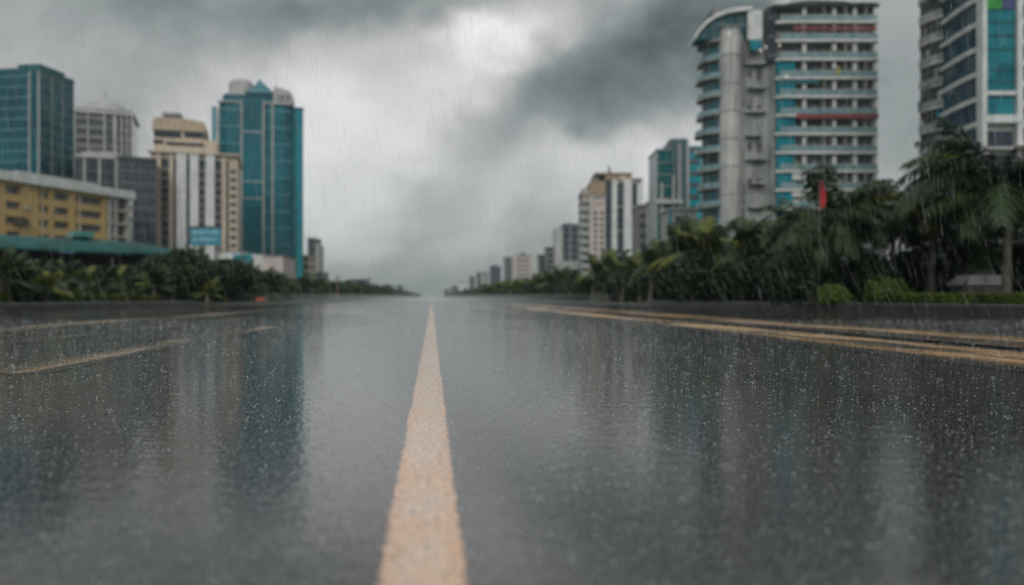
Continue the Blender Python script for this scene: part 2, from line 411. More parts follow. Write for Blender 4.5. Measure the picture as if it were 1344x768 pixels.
# ------------------------------------------------------------------ buildings, left of the road
# teal tower at the picture's left edge
b = Bld('office_tower', 'blue teal glass office tower rising behind the yellow apartment block', 52, 230, -9)
Hh = b.Z(88); W = -b.X(-70); dp = b.Y(97, 0)
b.part('curtain_wall', G_TEAL2, -W, 0, 0, dp, 0, Hh - 1)
b.part('roof', G_TEAL3, -W - .1, .15, -.15, dp + .1, Hh - 1, Hh)
b.part('parapet', G_TEAL3, b.X(24), .25, -.25, dp * .7, Hh, Hh + .9)
bands(b, paint('pale_teal_band', (.12, .25, .29, 1), (.07, .18, .21, 1), .4), -W - .12, b.X(39), -.12, .05, frange(6, Hh - 2, 3.1), .38)
sb = bx('floor_band', METAL, b.root, .02, .14, 0.3, dp - .3, 0, .22); sb.location.z = 6; arr(sb, [(0, 0, z) for z in frange(3.1, Hh - 8, 3.1)])
for px in (40, 52): b.part('mullion', WHITE2, b.X(px) - .3, b.X(px) + .12, -.4, 0, 0, Hh - 1.2)
for px in (68, 82): yy = b.Y(px, 0); b.part('mullion', RAIL, 0, .2, yy - .12, yy + .12, 0, Hh - 1.2)

# grey tower with a domed cap
b = Bld('grey_tower', 'grey tower with a shallow domed cap between the teal tower and the cream tower', 98, 290, 20)
X = b.X; b.xm = X(136); H1 = b.Z(150)
b.part('facade', G_GREY, 0, X(174), 0, 20, 0, H1)
bands(b, GREYC, -.4, X(137), -.5, 20, frange(3, H1 - 2, 3.5), 1.3)
for a, c in ((97.2, 99.5), (115, 117), (136, 139), (149, 153), (159, 161), (166, 168), (172, 175)): b.part('pier', WHITE2, X(a), X(c), -.8, .1, 0, H1)
bands(b, GREYC, X(153.5), X(172), -.35, .1, frange(3, H1 - 2, 3.5), .7)
b.part('cornice', WHITE2, -.8, X(175) + .3, -1.1, 20.5, H1, H1 + 1.3)
b.part('roof', GREYC, X(100), X(170), 0, 18, H1 + 1.3, b.Z(143))
n = 20; mb = MB(); r0 = (X(166) - X(102)) / 2; c0 = (X(134), 9)
rings = [(1.0, b.Z(146)), (1.0, b.Z(141)), (.85, b.Z(133)), (.55, b.Z(126)), (.2, b.Z(123)), (.03, b.Z(122))]
mb.tube([(c0[0], c0[1], z) for _, z in rings], [r0 * k for k, _ in rings], 20)
dm = mb.build('dome', WHITE2, b.root)
mb = MB(); mb.tube([(c0[0], c0[1], b.Z(131)), (c0[0], c0[1], b.Z(112))], [.35, .12], 6); mb.build('mast', METAL, b.root)
mb = MB(); mb.tube([(X(171), 3, H1), (X(171), 3, b.Z(138))], [.4, .25], 6); mb.build('mast', METAL, b.root)

# low dark office with pale sloped roof, and slate grid block
b = Bld('office_block', 'dark glazed office block with pale sloping roof beside the slate block', 98, 235, 22); X = b.X
b.part('facade', G_SLATE, 0, X(155), 0, 15, 0, b.Z(205))
b.root.children[0]
MB().xz([(X(98), b.Z(206)), (X(155), b.Z(206)), (X(155), b.Z(197)), (X(120), b.Z(197)), (X(98), b.Z(204))], -.8, 15.5).build('roof', WHITE2, b.root)
for px in (111, 131, 153): b.part('pier', WHITE2, X(px) - .3, X(px) + .3, -.5, 0, 0, b.Z(205) - .05)
b = Bld('slate_block', 'dark slate office block with gridded windows beside the cream tower', 155, 225, 24); X = b.X; b.xm = X(178)
H1 = b.Z(209)
b.part('facade', G_SLATE, 0, X(204), 0, 18, 0, H1)
bands(b, SLATE, -.2, X(204) + .2, -.25, 18.2, frange(2.2, H1 - 1, 3.4), 1.1)
for k in range(8): xx = X(155 + k * 7); b.part('mullion', SLATE, xx - .15, xx + .15, -.4, 0, 0, H1 - .02)
b.part('roof', DARKC, -.4, X(204) + .4, -.5, 18.5, H1, H1 + .6)
b = Bld('service_block', 'pale two storey block between the yellow apartments and the cream tower', 150, 205, 26); X = b.X; b.xm = X(162)
b.part('wall', WHITE2, 0, X(174), 0, 12, 0, b.Z(252)); windows(b, [X(153), X(163)], [b.Z(292), b.Z(277), b.Z(263)], 1.6, 1.6, frame=GREYC)
b.part('roof', WHITE, -.3, X(174) + .3, -.3, 12.3, b.Z(252), b.Z(250))

# yellow apartment block
b = Bld('apartment_block', 'ochre yellow apartment block with white roof slab above the green canopy', 0, 160, 71); X = b.X
L = X(140); LE = X(170); H1 = b.Z(236); FH = (H1 - 1) / 6.0
x0 = -14
b.part('recess_wall', G_GREY, x0 + .2, LE - .2, .9, 12, 0, H1 - .1)
zt = [b.Z(v) for v in (255, 275, 294, 313)]
FH = zt[0] - zt[1]
for zz in frange(0, 5, 1):
    z1_ = zt[0] - FH * zz
    if z1_ > 1: b.part('floor_band', YELLOW, x0, L, 0, .95, z1_ - 1.15, z1_ + .35); b.part('balcony_slab', CREAM, L + .05, LE - .05, -.3, .95, z1_ - .4, z1_)
b.part('floor_band', YELLOW, x0, L, 0, .95, H1 - .75, H1)
cols = [(x0, X(0) + 1.2), (X(27), X(51)), (X(66) - .3, X(66) + .9), (X(91), X(99)), (X(134), X(140)), (-8, -6)]
for a, c in cols: b.part('wall_pier', YELLOW, a, c, -.06, .9, 0, H1 - .01)
for a, c in ((X(55), X(57)), (X(104), X(106)),): b.part('wall_pier', CREAM, a, c, -.03, .9, 0, H1 - .01)
for a in (X(142), X(150), X(166)): b.part('pier', WHITE2, a, a + .7, -.2, .9, 0, H1 - .01)
for zi in range(4):
    zb = zt[0] - FH * (zi) + .35
    for a in (7, 12, 20, 60, 66, 71, 77, 85, 106, 113, 120, 127):
        o = MB(); o.cur = 0; wv_ = X(a + 4.3) - X(a)
        o.box(0, wv_, 0, .08, 0, .1).box(0, wv_, 0, .08, FH - 1.6, FH - 1.5).box(0, .09, 0, .08, .1, FH - 1.6).box(wv_ - .09, wv_, 0, .08, .1, FH - 1.6)
        wo = o.build('window', WHITE2, b.root, loc=(X(a), .55, zb))
        MB().box(.09, wv_ - .09, .02, .06, .1, FH - 1.6).build('pane', G_DARK, wo)
for a, zi in ((30, 1), (31, 2)):
    b.part('air_conditioner', WHITE2, X(a), X(a) + 1.0, -.55, -.1, zt[0] - FH * zi + .6, zt[0] - FH * zi + 1.2)
b.part('roof', WHITE, x0 - .6, LE + .8, -1.1, 12.8, H1, b.Z(224))
b.part('upper_roof', WHITE2, X(36), X(138), 2.5, 11, b.Z(224), b.Z(217))
MB().xz([(X(16), zt[2] + .2), (X(34), zt[2] + .2), (X(32), zt[2] + 1.2), (X(24), zt[2] + 1.9), (X(18), zt[2] + 1.4)], -1.4, -.1).build('awning', paint('dark_awning', (.06, .05, .035, 1), None, .6), b.root)

# cream tower
b = Bld('apartment_tower', 'cream apartment tower with white vertical panels and stepped top left of the deep teal tower', 198, 240, 17); X = b.X; b.xm = X(255); Z = b.Z
H1 = Z(203)
b.part('facade', CREAM, 0, X(312), 0, 26, 0, H1)
for a, c in ((212, 222), (228, 231), (245, 249.5), (261, 270), (282, 291), (297, 300)):
    b.part('window_strip', G_DARK, X(a), X(c), -.12, .1, 0, H1 - 1.5)
for a, c in ((232, 245), (249.5, 261), (270, 282)): b.part('white_panel', WHITE, X(a), X(c), -1.3, .05, 0, Z(199))
for a, c in ((222, 228), (291, 297), (205, 211.5)): b.part('pier', CREAM, X(a), X(c), -.8, .05, 0, H1 - .4)
fz = frange(6, H1 - 3, 2.55)
for a, c in ((212, 222), (282, 291), (261, 270)):
    o = bx('floor_band', paint('brown_spandrel', (.19, .16, .13, 1)), b.root, X(a) + .02, X(c) - .02, -.35, -.1, 0, .8); o.location.z = 6; arr(o, [(0, 0, z - 6) for z in fz[1:]])
windows(b, [X(302)], fz, X(310.5) - X(302), 1.35, frame=BEIGE, glass=G_DARK)
windows(b, [X(199.3)], fz, X(204) - X(199.3), 1.35, frame=BEIGE, glass=G_DARK)
b.part('roof', CREAM, -.6, X(312) + .6, -1.6, 26.5, H1, Z(200.5))
b.part('roof_house', CREAM, X(230), X(264), .5, 16, Z(200.5), Z(195))
# stepped upper block
b.part('upper_block', CREAM, 0, X(265), 6, 24, H1, Z(168, X(232), 6))
b.part('step_block', CREAM, X(265), X(283), 6.2, 22, H1, Z(182, X(232), 6))
b.part('window_band', G_DARK, X(198.8), X(235), 5.8, 6.2, Z(181, X(232), 6), Z(173, X(232), 6)); b.part('window_band', G_DARK, X(239), X(265.4), 5.8, 6.2, Z(180, X(232), 6), Z(173, X(232), 6))
b.part('window_band', G_DARK, X(197.8), X(211), 5.8, 6.2, Z(190, X(232), 6), Z(185, X(232), 6)); b.part('window_band', G_DARK, X(215), X(265.4), 5.8, 6.2, Z(191, X(232), 6), Z(187, X(232), 6))
MB().xz([(X(198) - .4, Z(168)), (X(265) + .5, Z(168)), (X(265) + .3, Z(155)), (X(245), Z(152)), (X(210), Z(151)), (X(198), Z(153))], 5.4, 24.4).build('crown_wall', BEIGE, b.root)
b.part('plant_room', METAL, X(211), X(231), 10, 18, Z(153), Z(145)); b.part('vent_screen', METAL, X(208), X(233), 9, 19, Z(144.9), Z(141))

# deep teal tower
b = Bld('glass_tower', 'tall deep teal glass tower with bright teal edge column and pointed cap', 275, 300, 11); X = b.X; b.xm = X(336); Z = b.Z
b.part('side_wing', G_BRT, 0, X(280), 5, 24, 0, Z(138)); b.part('side_wing', WHITE2, X(280), X(288), 4, 24, 0, Z(140))
def chamf(xa, xb, ya, yb, c, z0, z1, name, m):
    return MB().prism([(xa + c, ya), (xb - c, ya), (xb, ya + c), (xb, yb), (xa, yb), (xa, ya + c)], z0, z1).build(name, m, b.root)
chamf(X(286), X(384), 0, 26, 3.0, 0, Z(136), 'curtain_wall', G_TEAL)
chamf(X(290), X(381), 1.2, 24, 2.5, Z(136), Z(124), 'upper_wall', G_TEAL)
b.part('bay', G_TEAL, X(319), X(346), -1.6, .1, 0, Z(132))
for px in (318, 346.5, 358): b.part('mullion', WHITE2, X(px) - .28, X(px) + .28, -1.9 if px < 350 else -.5, .05, 0, Z(133))
bands(b, paint('teal_spandrel', (.03, .22, .27, 1), None, .3), X(289), X(381), -.12, .05, frange(8, Z(142), 6.4), .5)
for z in (Z(175), Z(240), Z(262)): b.part('floor_band', RAIL, X(319), X(346), -1.75, -1.6, z, z + .5)
b.part('cornice', RAIL, X(286), X(384), -.6, 25, Z(136), Z(134))
# bright rounded edge column
mb = MB(); mb.tube([(X(390), 4, 0), (X(390), 4, Z(139))], [(X(397) - X(383)) / 2] * 2, 18); mb.build('edge_column', G_BRT, b.root)
mb = MB(); mb.tube([(X(390), 4, Z(139)), (X(390), 4, Z(137))], [(X(397) - X(383)) / 2 + .3] * 2, 18); mb.build('edge_cap', G_TEAL, b.root)
b.part('side_wall', G_TEAL, X(384), X(389), 2, 24, 0, Z(137))
chamf(X(292), X(322), 3, 20, 1, Z(124), Z(121), 'parapet', WHITE2)
mb = MB(); c0 = (X(313), 8); r0 = X(330) - X(313)
mb.tube([(c0[0], c0[1], Z(122)), (c0[0], c0[1], Z(105)), (c0[0], c0[1], Z(101)), (c0[0], c0[1], Z(98))], [r0, r0, r0 * .8, r0 * .35], 16); mb.build('roof_tank', WHITE2, b.root)
b.part('cap_base', G_TEAL, X(322), X(358), .5, 16, Z(124), Z(121))
k = MB(); xa, xb = X(322), X(360); zb, zp = Z(121), Z(99); cxm = X(338)
k.poly((xa, 0, zb), (xb, 0, zb), (X(348), 4, Z(113)), (cxm, 5, zp), (X(330), 4, Z(113)))
k.poly((xb, 0, zb), (xb, 15, zb), (cxm, 9, zp), (cxm, 5, zp), (X(348), 4, Z(113))); k.poly((xb, 15, zb), (xa, 15, zb), (cxm, 9, zp)); k.poly((xa, 15, zb), (xa, 0, zb), (X(330), 4, Z(113)), (cxm, 5, zp), (cxm, 9, zp))
k.build('pointed_cap', paint('pale_teal_cap', (.06, .20, .25, 1), (.04, .15, .20, 1), .3), b.root)
MB().xz([(X(359), Z(136)), (X(383), Z(136)), (X(383), Z(120)), (X(379), Z(117)), (X(362), Z(113)), (X(359), Z(113))], -.3, 14).build('sign_panel', WHITE2, b.root)
# three-letter-like mark (ring, ring, bar) on the panel
mk = MB(); 
def ring(mb, cx, cz, r, th, y, n=20, a0=0, a1=360):
    for i in range(n):
        p, q = R(a0 + (a1 - a0) * i / n), R(a0 + (a1 - a0) * (i + 1) / n)
        mb.xz([(cx + (r - th) * math.cos(p), cz + (r - th) * math.sin(p)), (cx + r * math.cos(p), cz + r * math.sin(p)), (cx + r * math.cos(q), cz + r * math.sin(q)), (cx + (r - th) * math.cos(q), cz + (r - th) * math.sin(q))], y - .12, y)
ring(mk, X(367), Z(127.5), 1.35, .42, -.3, 16, 40, 340); ring(mk, X(374), Z(127.5), 1.25, .4, -.3)
mk.box(X(367), X(367) + 1.2, -.42, -.3, Z(127.5) - .2, Z(127.5) + .2).box(X(378.3), X(378.3) + .45, -.42, -.3, Z(132), Z(123.5))
mk.build('logo', paint('dark_sign_paint', (.03, .05, .06, 1)), b.root)
mk = MB(); mk.tube([(X(360), 6, Z(120)), (X(360), 6, Z(92))], [.16, .05], 6); mk.build('antenna', METAL, b.root)
for px in (305, 322): MB().tube([(X(px), 10, Z(122)), (X(px), 10, Z(100 if px > 310 else 116))], [.1, .05], 6).build('antenna', METAL, b.root)

# low buildings at the foot of the towers
b = Bld('podium_building', 'low white building with a round teal emblem at the foot of the deep teal tower', 284, 190, 0); X = b.X; Z = b.Z
b.part('wall', WHITE, 0, X(316), 0, 10, 0, Z(331)); b.part('wall', WHITE, X(316), X(346), 1.0, 10, 0, Z(334)); b.part('wall', PINKW, X(346), X(373), -1, 10, 0, Z(337))
b.part('roof', GREYC, -.2, X(316) + .2, -.2, 10.2, Z(331), Z(329.5)); b.part('roof', GREYC, X(346) - .2, X(373) + .2, -1.2, 10.2, Z(337), Z(335.5))
b.part('sign_board', G_BRT, X(307), X(331), -.5, -.1, Z(353), Z(334)); e = MB()
ring(e, X(319), Z(343.5), 1.5, .35, -.5, 24); ring(e, X(319), Z(343.5), .7, .3, -.5, 16)
for i in range(8):
    a = R(45 * i); e.xz([(X(319) + .7 * math.cos(a) - .08, Z(343.5) + .7 * math.sin(a)), (X(319) + .7 * math.cos(a) + .08, Z(343.5) + .7 * math.sin(a)), (X(319) + 1.5 * math.cos(a) + .08, Z(343.5) + 1.5 * math.sin(a)), (X(319) + 1.5 * math.cos(a) - .08, Z(343.5) + 1.5 * math.sin(a))], -.58, -.5)
e.build('emblem', paint('dark_teal_mark', (.01, .09, .10, 1)), b.root)
windows(b, [X(288), X(298)], [Z(352)], 1.4, 1.3, frame=GREYC)
b = Bld('billboard', 'blue billboard with pale lettering in front of the cream tower', 244, 150, 0, 'billboard'); X = b.X; Z = b.Z
b.part('panel', paint('blue_board', (.02, .24, .34, 1), (.015, .18, .27, 1), .4), X(250), X(290), 0, .4, Z(322), Z(299))
b.part('side_panel', DARKC, X(244), X(250), .05, .5, Z(320), Z(299)); b.part('top_trim', DARKC, X(247), X(291), -.1, .5, Z(299), Z(297))
for px in (254, 286): b.part('post', METAL, X(px) - .15, X(px) + .15, .1, .5, 0, Z(322))
lt = MB(); r3 = random.Random(3)
for row, (zz, hh) in enumerate(((308, 6), (317, 5))):
    px = 253.0
    while px < 286:
        w_ = r3.uniform(1.6, 3.0); k = r3.random(); x0_, x1_, za, zb_ = X(px), X(px + w_), Z(zz), Z(zz - hh)
        lt.box(x0_, x0_ + .12, -.06, 0, za, zb_)
        if k > .3: lt.box(x0_ + .12, x1_, -.06, 0, zb_ - .13, zb_)
        if k > .5: lt.box(x1_ - .12, x1_, -.06, 0, za, zb_ - .13)
        if k < .7: lt.box(x0_ + .12, x1_ - (.12 if k > .5 else 0), -.06, 0, (za + zb_) / 2 - .06, (za + zb_) / 2 + .06)
        px += w_ + .9
lt.build('lettering', paint('pale_blue_letters', (.35, .62, .70, 1)), b.root)
# small buildings beyond the teal tower
b = Bld('slim_block', 'slim pale block close beside the bright edge of the deep teal tower', 396, 330, 0); X = b.X; Z = b.Z
slabtower(b, 0, X(404), 14, Z(336), G_DARK, CREAM, 3.2, 1.4, .2, [(0, X(398))], CREAM)
b = Bld('slim_tower', 'slim dark tower with a pale side standing alone past the deep teal tower', 404, 470, 0); X = b.X; Z = b.Z
slabtower(b, 0, X(413), 16, Z(313), G_SLATE, DARKC, 3.2, .9, .15, (), None); b.part('side_wall', WHITE2, X(413) + .3, X(417), 1, 15, 0, Z(321))
b = Bld('low_block', 'squat dark block at the foot of the slim dark tower', 407, 430, 0); X = b.X; Z = b.Z
slabtower(b, 0, X(423), 14, Z(358), G_SLATE, DARKC, 3.2, 1.0, .15, (), None)
b = Bld('white_house', 'low white house with yellow base beyond the left trees', 399, 400, 0, cat='house'); X = b.X; Z = b.Z
b.part('wall', WHITE, 0, X(413), 0, 9, 0, Z(371)); b.part('roof', GREYC, -.3, X(413) + .3, -.3, 9.3, Z(371), Z(370)); b.part('base_wall', YELLOW, X(413), X(428), 0, 9, 0, Z(379)); b.part('wall', WHITE, X(418), X(428), 2, 9, 0, Z(372))
windows(b, [X(401), X(407)], [Z(378)], 1.5, 1.4, frame=GREYC)
b = Bld('white_block', 'small white block left of the dark roofed block far down the left side', 454, 560, 0); X = b.X; Z = b.Z
slabtower(b, 0, X(465), 12, Z(366), G_GREY, WHITE, 3.2, 1.7, .2, (), None)
b = Bld('roofed_block', 'dark block with a pale flat roof far down the left side', 462, 620, 0); X = b.X; Z = b.Z
slabtower(b, 0, X(482), 14, Z(367), G_SLATE, GREYC, 3.2, 1.0, .2, (), None); b.part('canopy', WHITE, X(472), X(484), -1, 14, Z(364.5), Z(363))
b = Bld('distant_shed', 'tiny grey shed left of the vanishing point beyond the trees', 435, 520, 0); X = b.X; Z = b.Z
slabtower(b, 0, X(450), 12, Z(376), G_GREY, WHITE2, 3.2, 1.6, .2, (), None)
b = Bld('distant_tower', 'small misty tower standing alone just left of the vanishing point', 521, 950, 0); X = b.X; Z = b.Z
slabtower(b, 0, X(528), 10, Z(375), G_SLATE, GREYC, 3.4, 1.0, .2, (), None)
for nm_, lb, pa, pb, top, D in (('distant_house', 'pale misty house right of the small misty tower', 532, 541, 383, 1000), ('distant_house', 'pale misty house nearest the end of the road', 545, 552, 385, 1100), ('distant_house', 'low pale house behind the far end of the left trees', 495, 512, 382, 900)):
    b = Bld(nm_, lb, pa, D, 0, cat='house'); X = b.X; Z = b.Z
    slabtower(b, 0, X(pb), 12, Z(top), G_GREY, WHITE2, 3.2, 1.7, .2, (), None)

# green canopy roof behind the left palms
b = Bld('canopy_shed', 'long green canopy roof with rounded end behind the left hedge and palms', 0, 58, 40, 'shelter'); X = b.X
x1 = X(236); z1_ = b.Z(306)
GRN = paint('green_canopy_sheet', (.004, .085, .078, 1), (.003, .05, .048, 1), .7, .5)
n = 26; prof = []
for i in range(n + 1):
    x = -16 + (x1 + 16) * i / n
    prof.append((x, 0 if i < n - 4 else (i - n + 4) / 4))
rf = MB(); rows = []
for x, e_ in prof:
    zt_ = b.Z(306) + (x / x1) * -.15 - e_ * e_ * .5
    k = len(rf.v)
    rf.v += [(x, -.6 + e_ * 1.2, zt_ - 1.25 + e_ * .5), (x, -.5 + e_ * 1.2, zt_ - .95 + e_ * .35), (x, .3 + e_, zt_ - .35), (x, 1.6, zt_), (x, 5, zt_ + .1), (x, 5, zt_ - .15), (x, 1.6, zt_ - .25), (x, .3 + e_, zt_ - .6)]
    rows.append(k)
for a, c in zip(rows, rows[1:]):
    for q in range(8): rf.f.append((a + q, c + q, c + (q + 1) % 8, a + (q + 1) % 8)); rf.mi.append(0)
rf.f.append(tuple(rows[-1] + q for q in range(8))); rf.mi.append(0)
rf.build('canopy_roof', GRN, b.root, smooth=True)
b.part('back_wall', paint('dark_shed_wall', (.035, .04, .04, 1)), -16, x1 - 1.5, 4.2, 4.6, 0, z1_ - .4)
for x in frange(-14, x1 - 1, 3.6): b.part('post', METAL, x - .07, x + .07, .3, .44, 0, z1_ - .9)
bb = b.part('fascia_strip', BLUEP, X(75), X(95), -.64, -.58, z1_ - 1.3, z1_ - 1.2)
b.part('rooflight', paint('pale_green_sheet', (.06, .27, .22, 1), None, .3), X(100), X(128), 1.0, 3.4, z1_ + .08, z1_ + .5)

# ------------------------------------------------------------------ buildings, right of the road
# balconied tower with curved side
b = Bld('balcony_tower', 'tall pale tower with stacked balconies, teal corner and curved stained side', 1022, 134, 0); X = b.X; Z = b.Z
FHt = 24.5 * b.s; W = X(1152); H1 = Z(6)
b.part('wall', paint('balcony_wall', (.15, .17, .175, 1), (.08, .095, .10, 1), .55, .5), 0, W, 1.6, 19, 0, H1)  # wall tone darkened to carry the shade of the balcony recesses
zs = [Z(6) - FHt * k for k in range(1, 15)]
zs = [z for z in zs if z > .5]
RAILG = paint('balcony_glass', (.22, .36, .38, 1), (.12, .24, .26, 1), .18, .8)
r5 = random.Random(5)
slab = MB().prism([(-.4, .2), (.5, -.25), (W - .5, -.25), (W + .3, .3), (W + .3, 19.3), (-.4, 19.3)], 0, .42).mesh('balcony_slab', WHITE)
rail = MB()
rail.box(.3, W - .1, -.12, -.06, .12, .88)
rail.cur = 1; rail.box(.3, W - .1, -.16, -.02, .88, .98)
for x in frange(.3, W, 1.42): rail.box(x, x + .07, -.17, -.01, 0, .88)
railme = rail.mesh('railing', [RAILG, WHITE2])
for k, z in enumerate(zs):
    for me, dz in ((slab, 0), (railme, .42)):
        o = bpy.data.objects.new(me.name.split('.')[0], me); COL.objects.link(o); o.parent = b.root; o.location = (0, 0, z + dz)
        if me is slab: o.location.x = r5.uniform(-.08, .08); sl_ = o
wx = [X(v) for v in (1049, 1062, 1075, 1088, 1102, 1116, 1130, 1142)]
windows(b, wx, [z + .55 for z in zs[:12]], 1.25, 2.1, y=1.6, frame=WHITE, glass=glazing('balcony_window_glass', (.008, .02, .026, 1), (.05, .11, .125, 1), (.1, .12, .12, 1), .8, 2.4, .05, seed=12))
for px in (1056.5, 1096, 1123, 1150): b.part('pier', WHITE, X(px) - .25, X(px) + .35, .35, 1.65, 0, H1 - .4)
# dividers between balconies
dv = MB().box(-.06, .06, .0, 1.55, .45, FHt - .05).mesh('divider', WHITE2)
for k, z in enumerate(zs[:11]):
    for px in (1082, 1110, 1137):
        if r5.random() < .75:
            o = bpy.data.objects.new('divider', dv); COL.objects.link(o); o.parent = b.root; o.location = (X(px), 0, z)
G_COR = glazing('corner_glazing', (.002, .12, .17, 1), (.006, .30, .37, 1), (.05, .27, .31, 1), 1.0, FHt, .07, seed=3)
b.part('glazed_corner', G_COR, -.15, X(1044), .3, 2.2, 0, Z(80))
b.part('glazed_corner', G_SLATE, X(1010), -.15, .9, 6, Z(78), H1)
ITEMS = [('awning', DRED, 1040, 1150, 36, 4), ('awning', DRED, 1044, 1152, 150, 6), ('shade_cloth', paint('teal_cloth', (.01, .17, .22, 1)), 1022, 1075, 92, 17), ('shade_cloth', paint('grey_cloth', (.07, .08, .08, 1)), 1075, 1120, 90, 10),
         ('planter', paint('balcony_plants', (.035, .10, .04, 1)), 1084, 1108, 66, 6), ('shade_cloth', WHITE, 1040, 1052, 216, 20), ('shade_cloth', WHITE, 1040, 1052, 240, 18), ('shade_cloth', WHITE, 1090, 1105, 236, 8), ('shade_cloth', PINKW, 1041, 1050, 262, 16)]
for nm_, m_, a, c, py, hpx in ITEMS:
    z = Z(py); b.part(nm_, m_, X(a), X(c), -.34 if nm_ == 'awning' else .05, -.2 if nm_ == 'awning' else .2, z - hpx * b.s, z)
MB().xz([(X(1096), Z(98)), (X(1100), Z(88)), (X(1102), Z(88)), (X(1099), Z(99))], -.3, -.2).build('banner', paint('yellow_cloth', (.5, .42, .05, 1)), b.root)
# roof
MB().prism([(-.9, 0), (1, -1.0), (W - 1, -1.0), (W + .7, .3), (W + .5, 19.5), (-.9, 19.5)], H1, H1 + .7).build('roof', WHITE, b.root)
b.part('roof_house', WHITE2, X(1035), X(1110), 3, 14, H1 + .7, H1 + 3.6)
MB().xz([(X(1018), Z(10)), (X(1024), Z(4)), (X(1060), Z(-1)), (X(1110), Z(2)), (X(1110), Z(6)), (X(1060), Z(4)), (X(1026), Z(9))], -1.4, 0).build('roof_canopy', WHITE, b.root)
# curved side of the tower
cx, cy, rr = X(965), 6.2, 5.0
def arc(cx, cy, r, a0, a1, n=14): return [(cx + r * math.cos(R(a0 + (a1 - a0) * i / n)), cy + r * math.sin(R(a0 + (a1 - a0) * i / n))) for i in range(n + 1)]
Ht = Z(46)
MB().prism(arc(cx, cy, rr - .9, 150, 275) + [(X(974), 7.2), (X(1022) - .3, 9.3), (X(1022) - .3, 15), (cx - 1, 15)], 0, Ht).build('curved_wall', glazing('bay_glazing', (.006, .02, .025, 1), (.03, .13, .16, 1), (.10, .13, .13, 1), 1.6, FHt, .1, seed=9), b.root)
cs = MB().prism(arc(cx, cy, rr, 152, 272) + [(cx + .5, cy)], 0, .38).mesh('bay_slab', STAIN)
cr = MB(); pa = arc(cx, cy, rr - .05, 152, 268, 24)
for p, q in zip(pa, pa[1:]): cr.poly((p[0], p[1], 0), (q[0], q[1], 0), (q[0], q[1], .7), (p[0], p[1], .7))
cr = cr.mesh('bay_railing', RAILG)
zz = Ht - .4; k = 0
while zz > 2:
    o = bpy.data.objects.new('bay_slab', cs); COL.objects.link(o); o.parent = b.root; o.location = (r5.uniform(-.35, .35), r5.uniform(-.2, .2), zz)
    if k: o2 = bpy.data.objects.new('bay_railing', cr); COL.objects.link(o2); o2.parent = b.root; o2.location = (o.location.x, o.location.y, zz + .38)
    zz -= FHt; k += 1
ct = MB(); ct.tube([(X(962), 2.2, 0), (X(962), 2.2, Z(38, X(962), 1))], [1.75, 1.75], 24); ct.build('round_column', paint('column_render', (.55, .56, .54, 1), (.20, .21, .21, 1), .6, .12, streak=True), b.root, smooth=False)
o = bx('column_joint', GREYC, b.root, 0, .01, 0, .01, 0, .01); bpy.data.objects.remove(o)
jt = MB(); jt.tube([(X(962), 2.2, 0), (X(962), 2.2, .16)], [1.83, 1.83], 24); jt = jt.build('column_joint', STAIN, b.root); jt.location.z = 4; arr(jt, [(0, 0, z) for z in frange(FHt * 1.5, Z(60), FHt * 1.5)])
# concave stained wall between the two halves
MB().prism([(X(974), 1.6), (X(985), 2.7), (X(1003), 3.2), (X(1014), 2.2), (X(1022) - .02, 1.0), (X(1022) - .02, 9), (X(974), 9)], 0, Z(40)).build('stained_wall', STAIN, b.root)
for k in range(9):
    z = Z(80) - k * FHt * 1.3
    if z < 3: break
    a = r5.uniform(976, 990); c = r5.uniform(1000, 1018)
    MB().prism([(X(a), r5.uniform(1.4, 2.2)), (X(c), r5.uniform(1.2, 2.2)), (X(c), 6.5), (X(a), 6.5)], z, z + r5.uniform(.2, .5)).build('service_ledge', STAIN, b.root)
windows(b, [X(987), X(1000)], [Z(96) - FHt * i for i in range(0, 8, 2)], .8, 1.5, y=2.75, frame=GREYC)
b.part('white_fin', WHITE, X(985), X(1004), 1.5, 9, Z(48), Z(9)); b.part('fin_window', G_COR, X(988), X(1003), 1.4, 1.55, Z(62), Z(48.5)); b.part('dark_slot', DARKC, X(1004), X(1020), 2.3, 9, Z(45), Z(8))
MB().xz([(X(950), Z(46)), (X(985), Z(46)), (X(985), Z(8)), (X(965), Z(9)), (X(945), Z(14)), (X(928), Z(24)), (X(916), Z(42)), (X(916), Z(46))], 2.2, 6).build('gable_glazing', MATS['bay_glazing'], b.root)
ar = [(915, 43), (921, 33), (930, 23), (943, 14), (958, 8.5), (972, 6), (990, 4.5)]
MB().xz([(X(a), Z(c + 5)) for a, c in ar] + [(X(a), Z(c)) for a, c in ar[::-1]], 1.2, 6.5).build('arched_roof', WHITE, b.root)
b.part('roof_house', GREYC, X(948), X(985), 6, 15, Z(8), Z(-8))
gl = bpy.data.materials.new('lamp_glow'); gl.use_nodes = True; gt = NT(gl.node_tree); gt.n['Principled BSDF'].inputs['Emission Color'].default_value = (1, .85, .6, 1); gt.n['Principled BSDF'].inputs['Emission Strength'].default_value = .5
for px, py in ((956, 45), (997, 67), (1004, 63), (1022, 61), (1031, 101)):
    MB().tube([(X(px), -.45, Z(py) - .14), (X(px), -.45, Z(py) + .14)], [.14, .14], 8).build('lamp', gl, b.root)

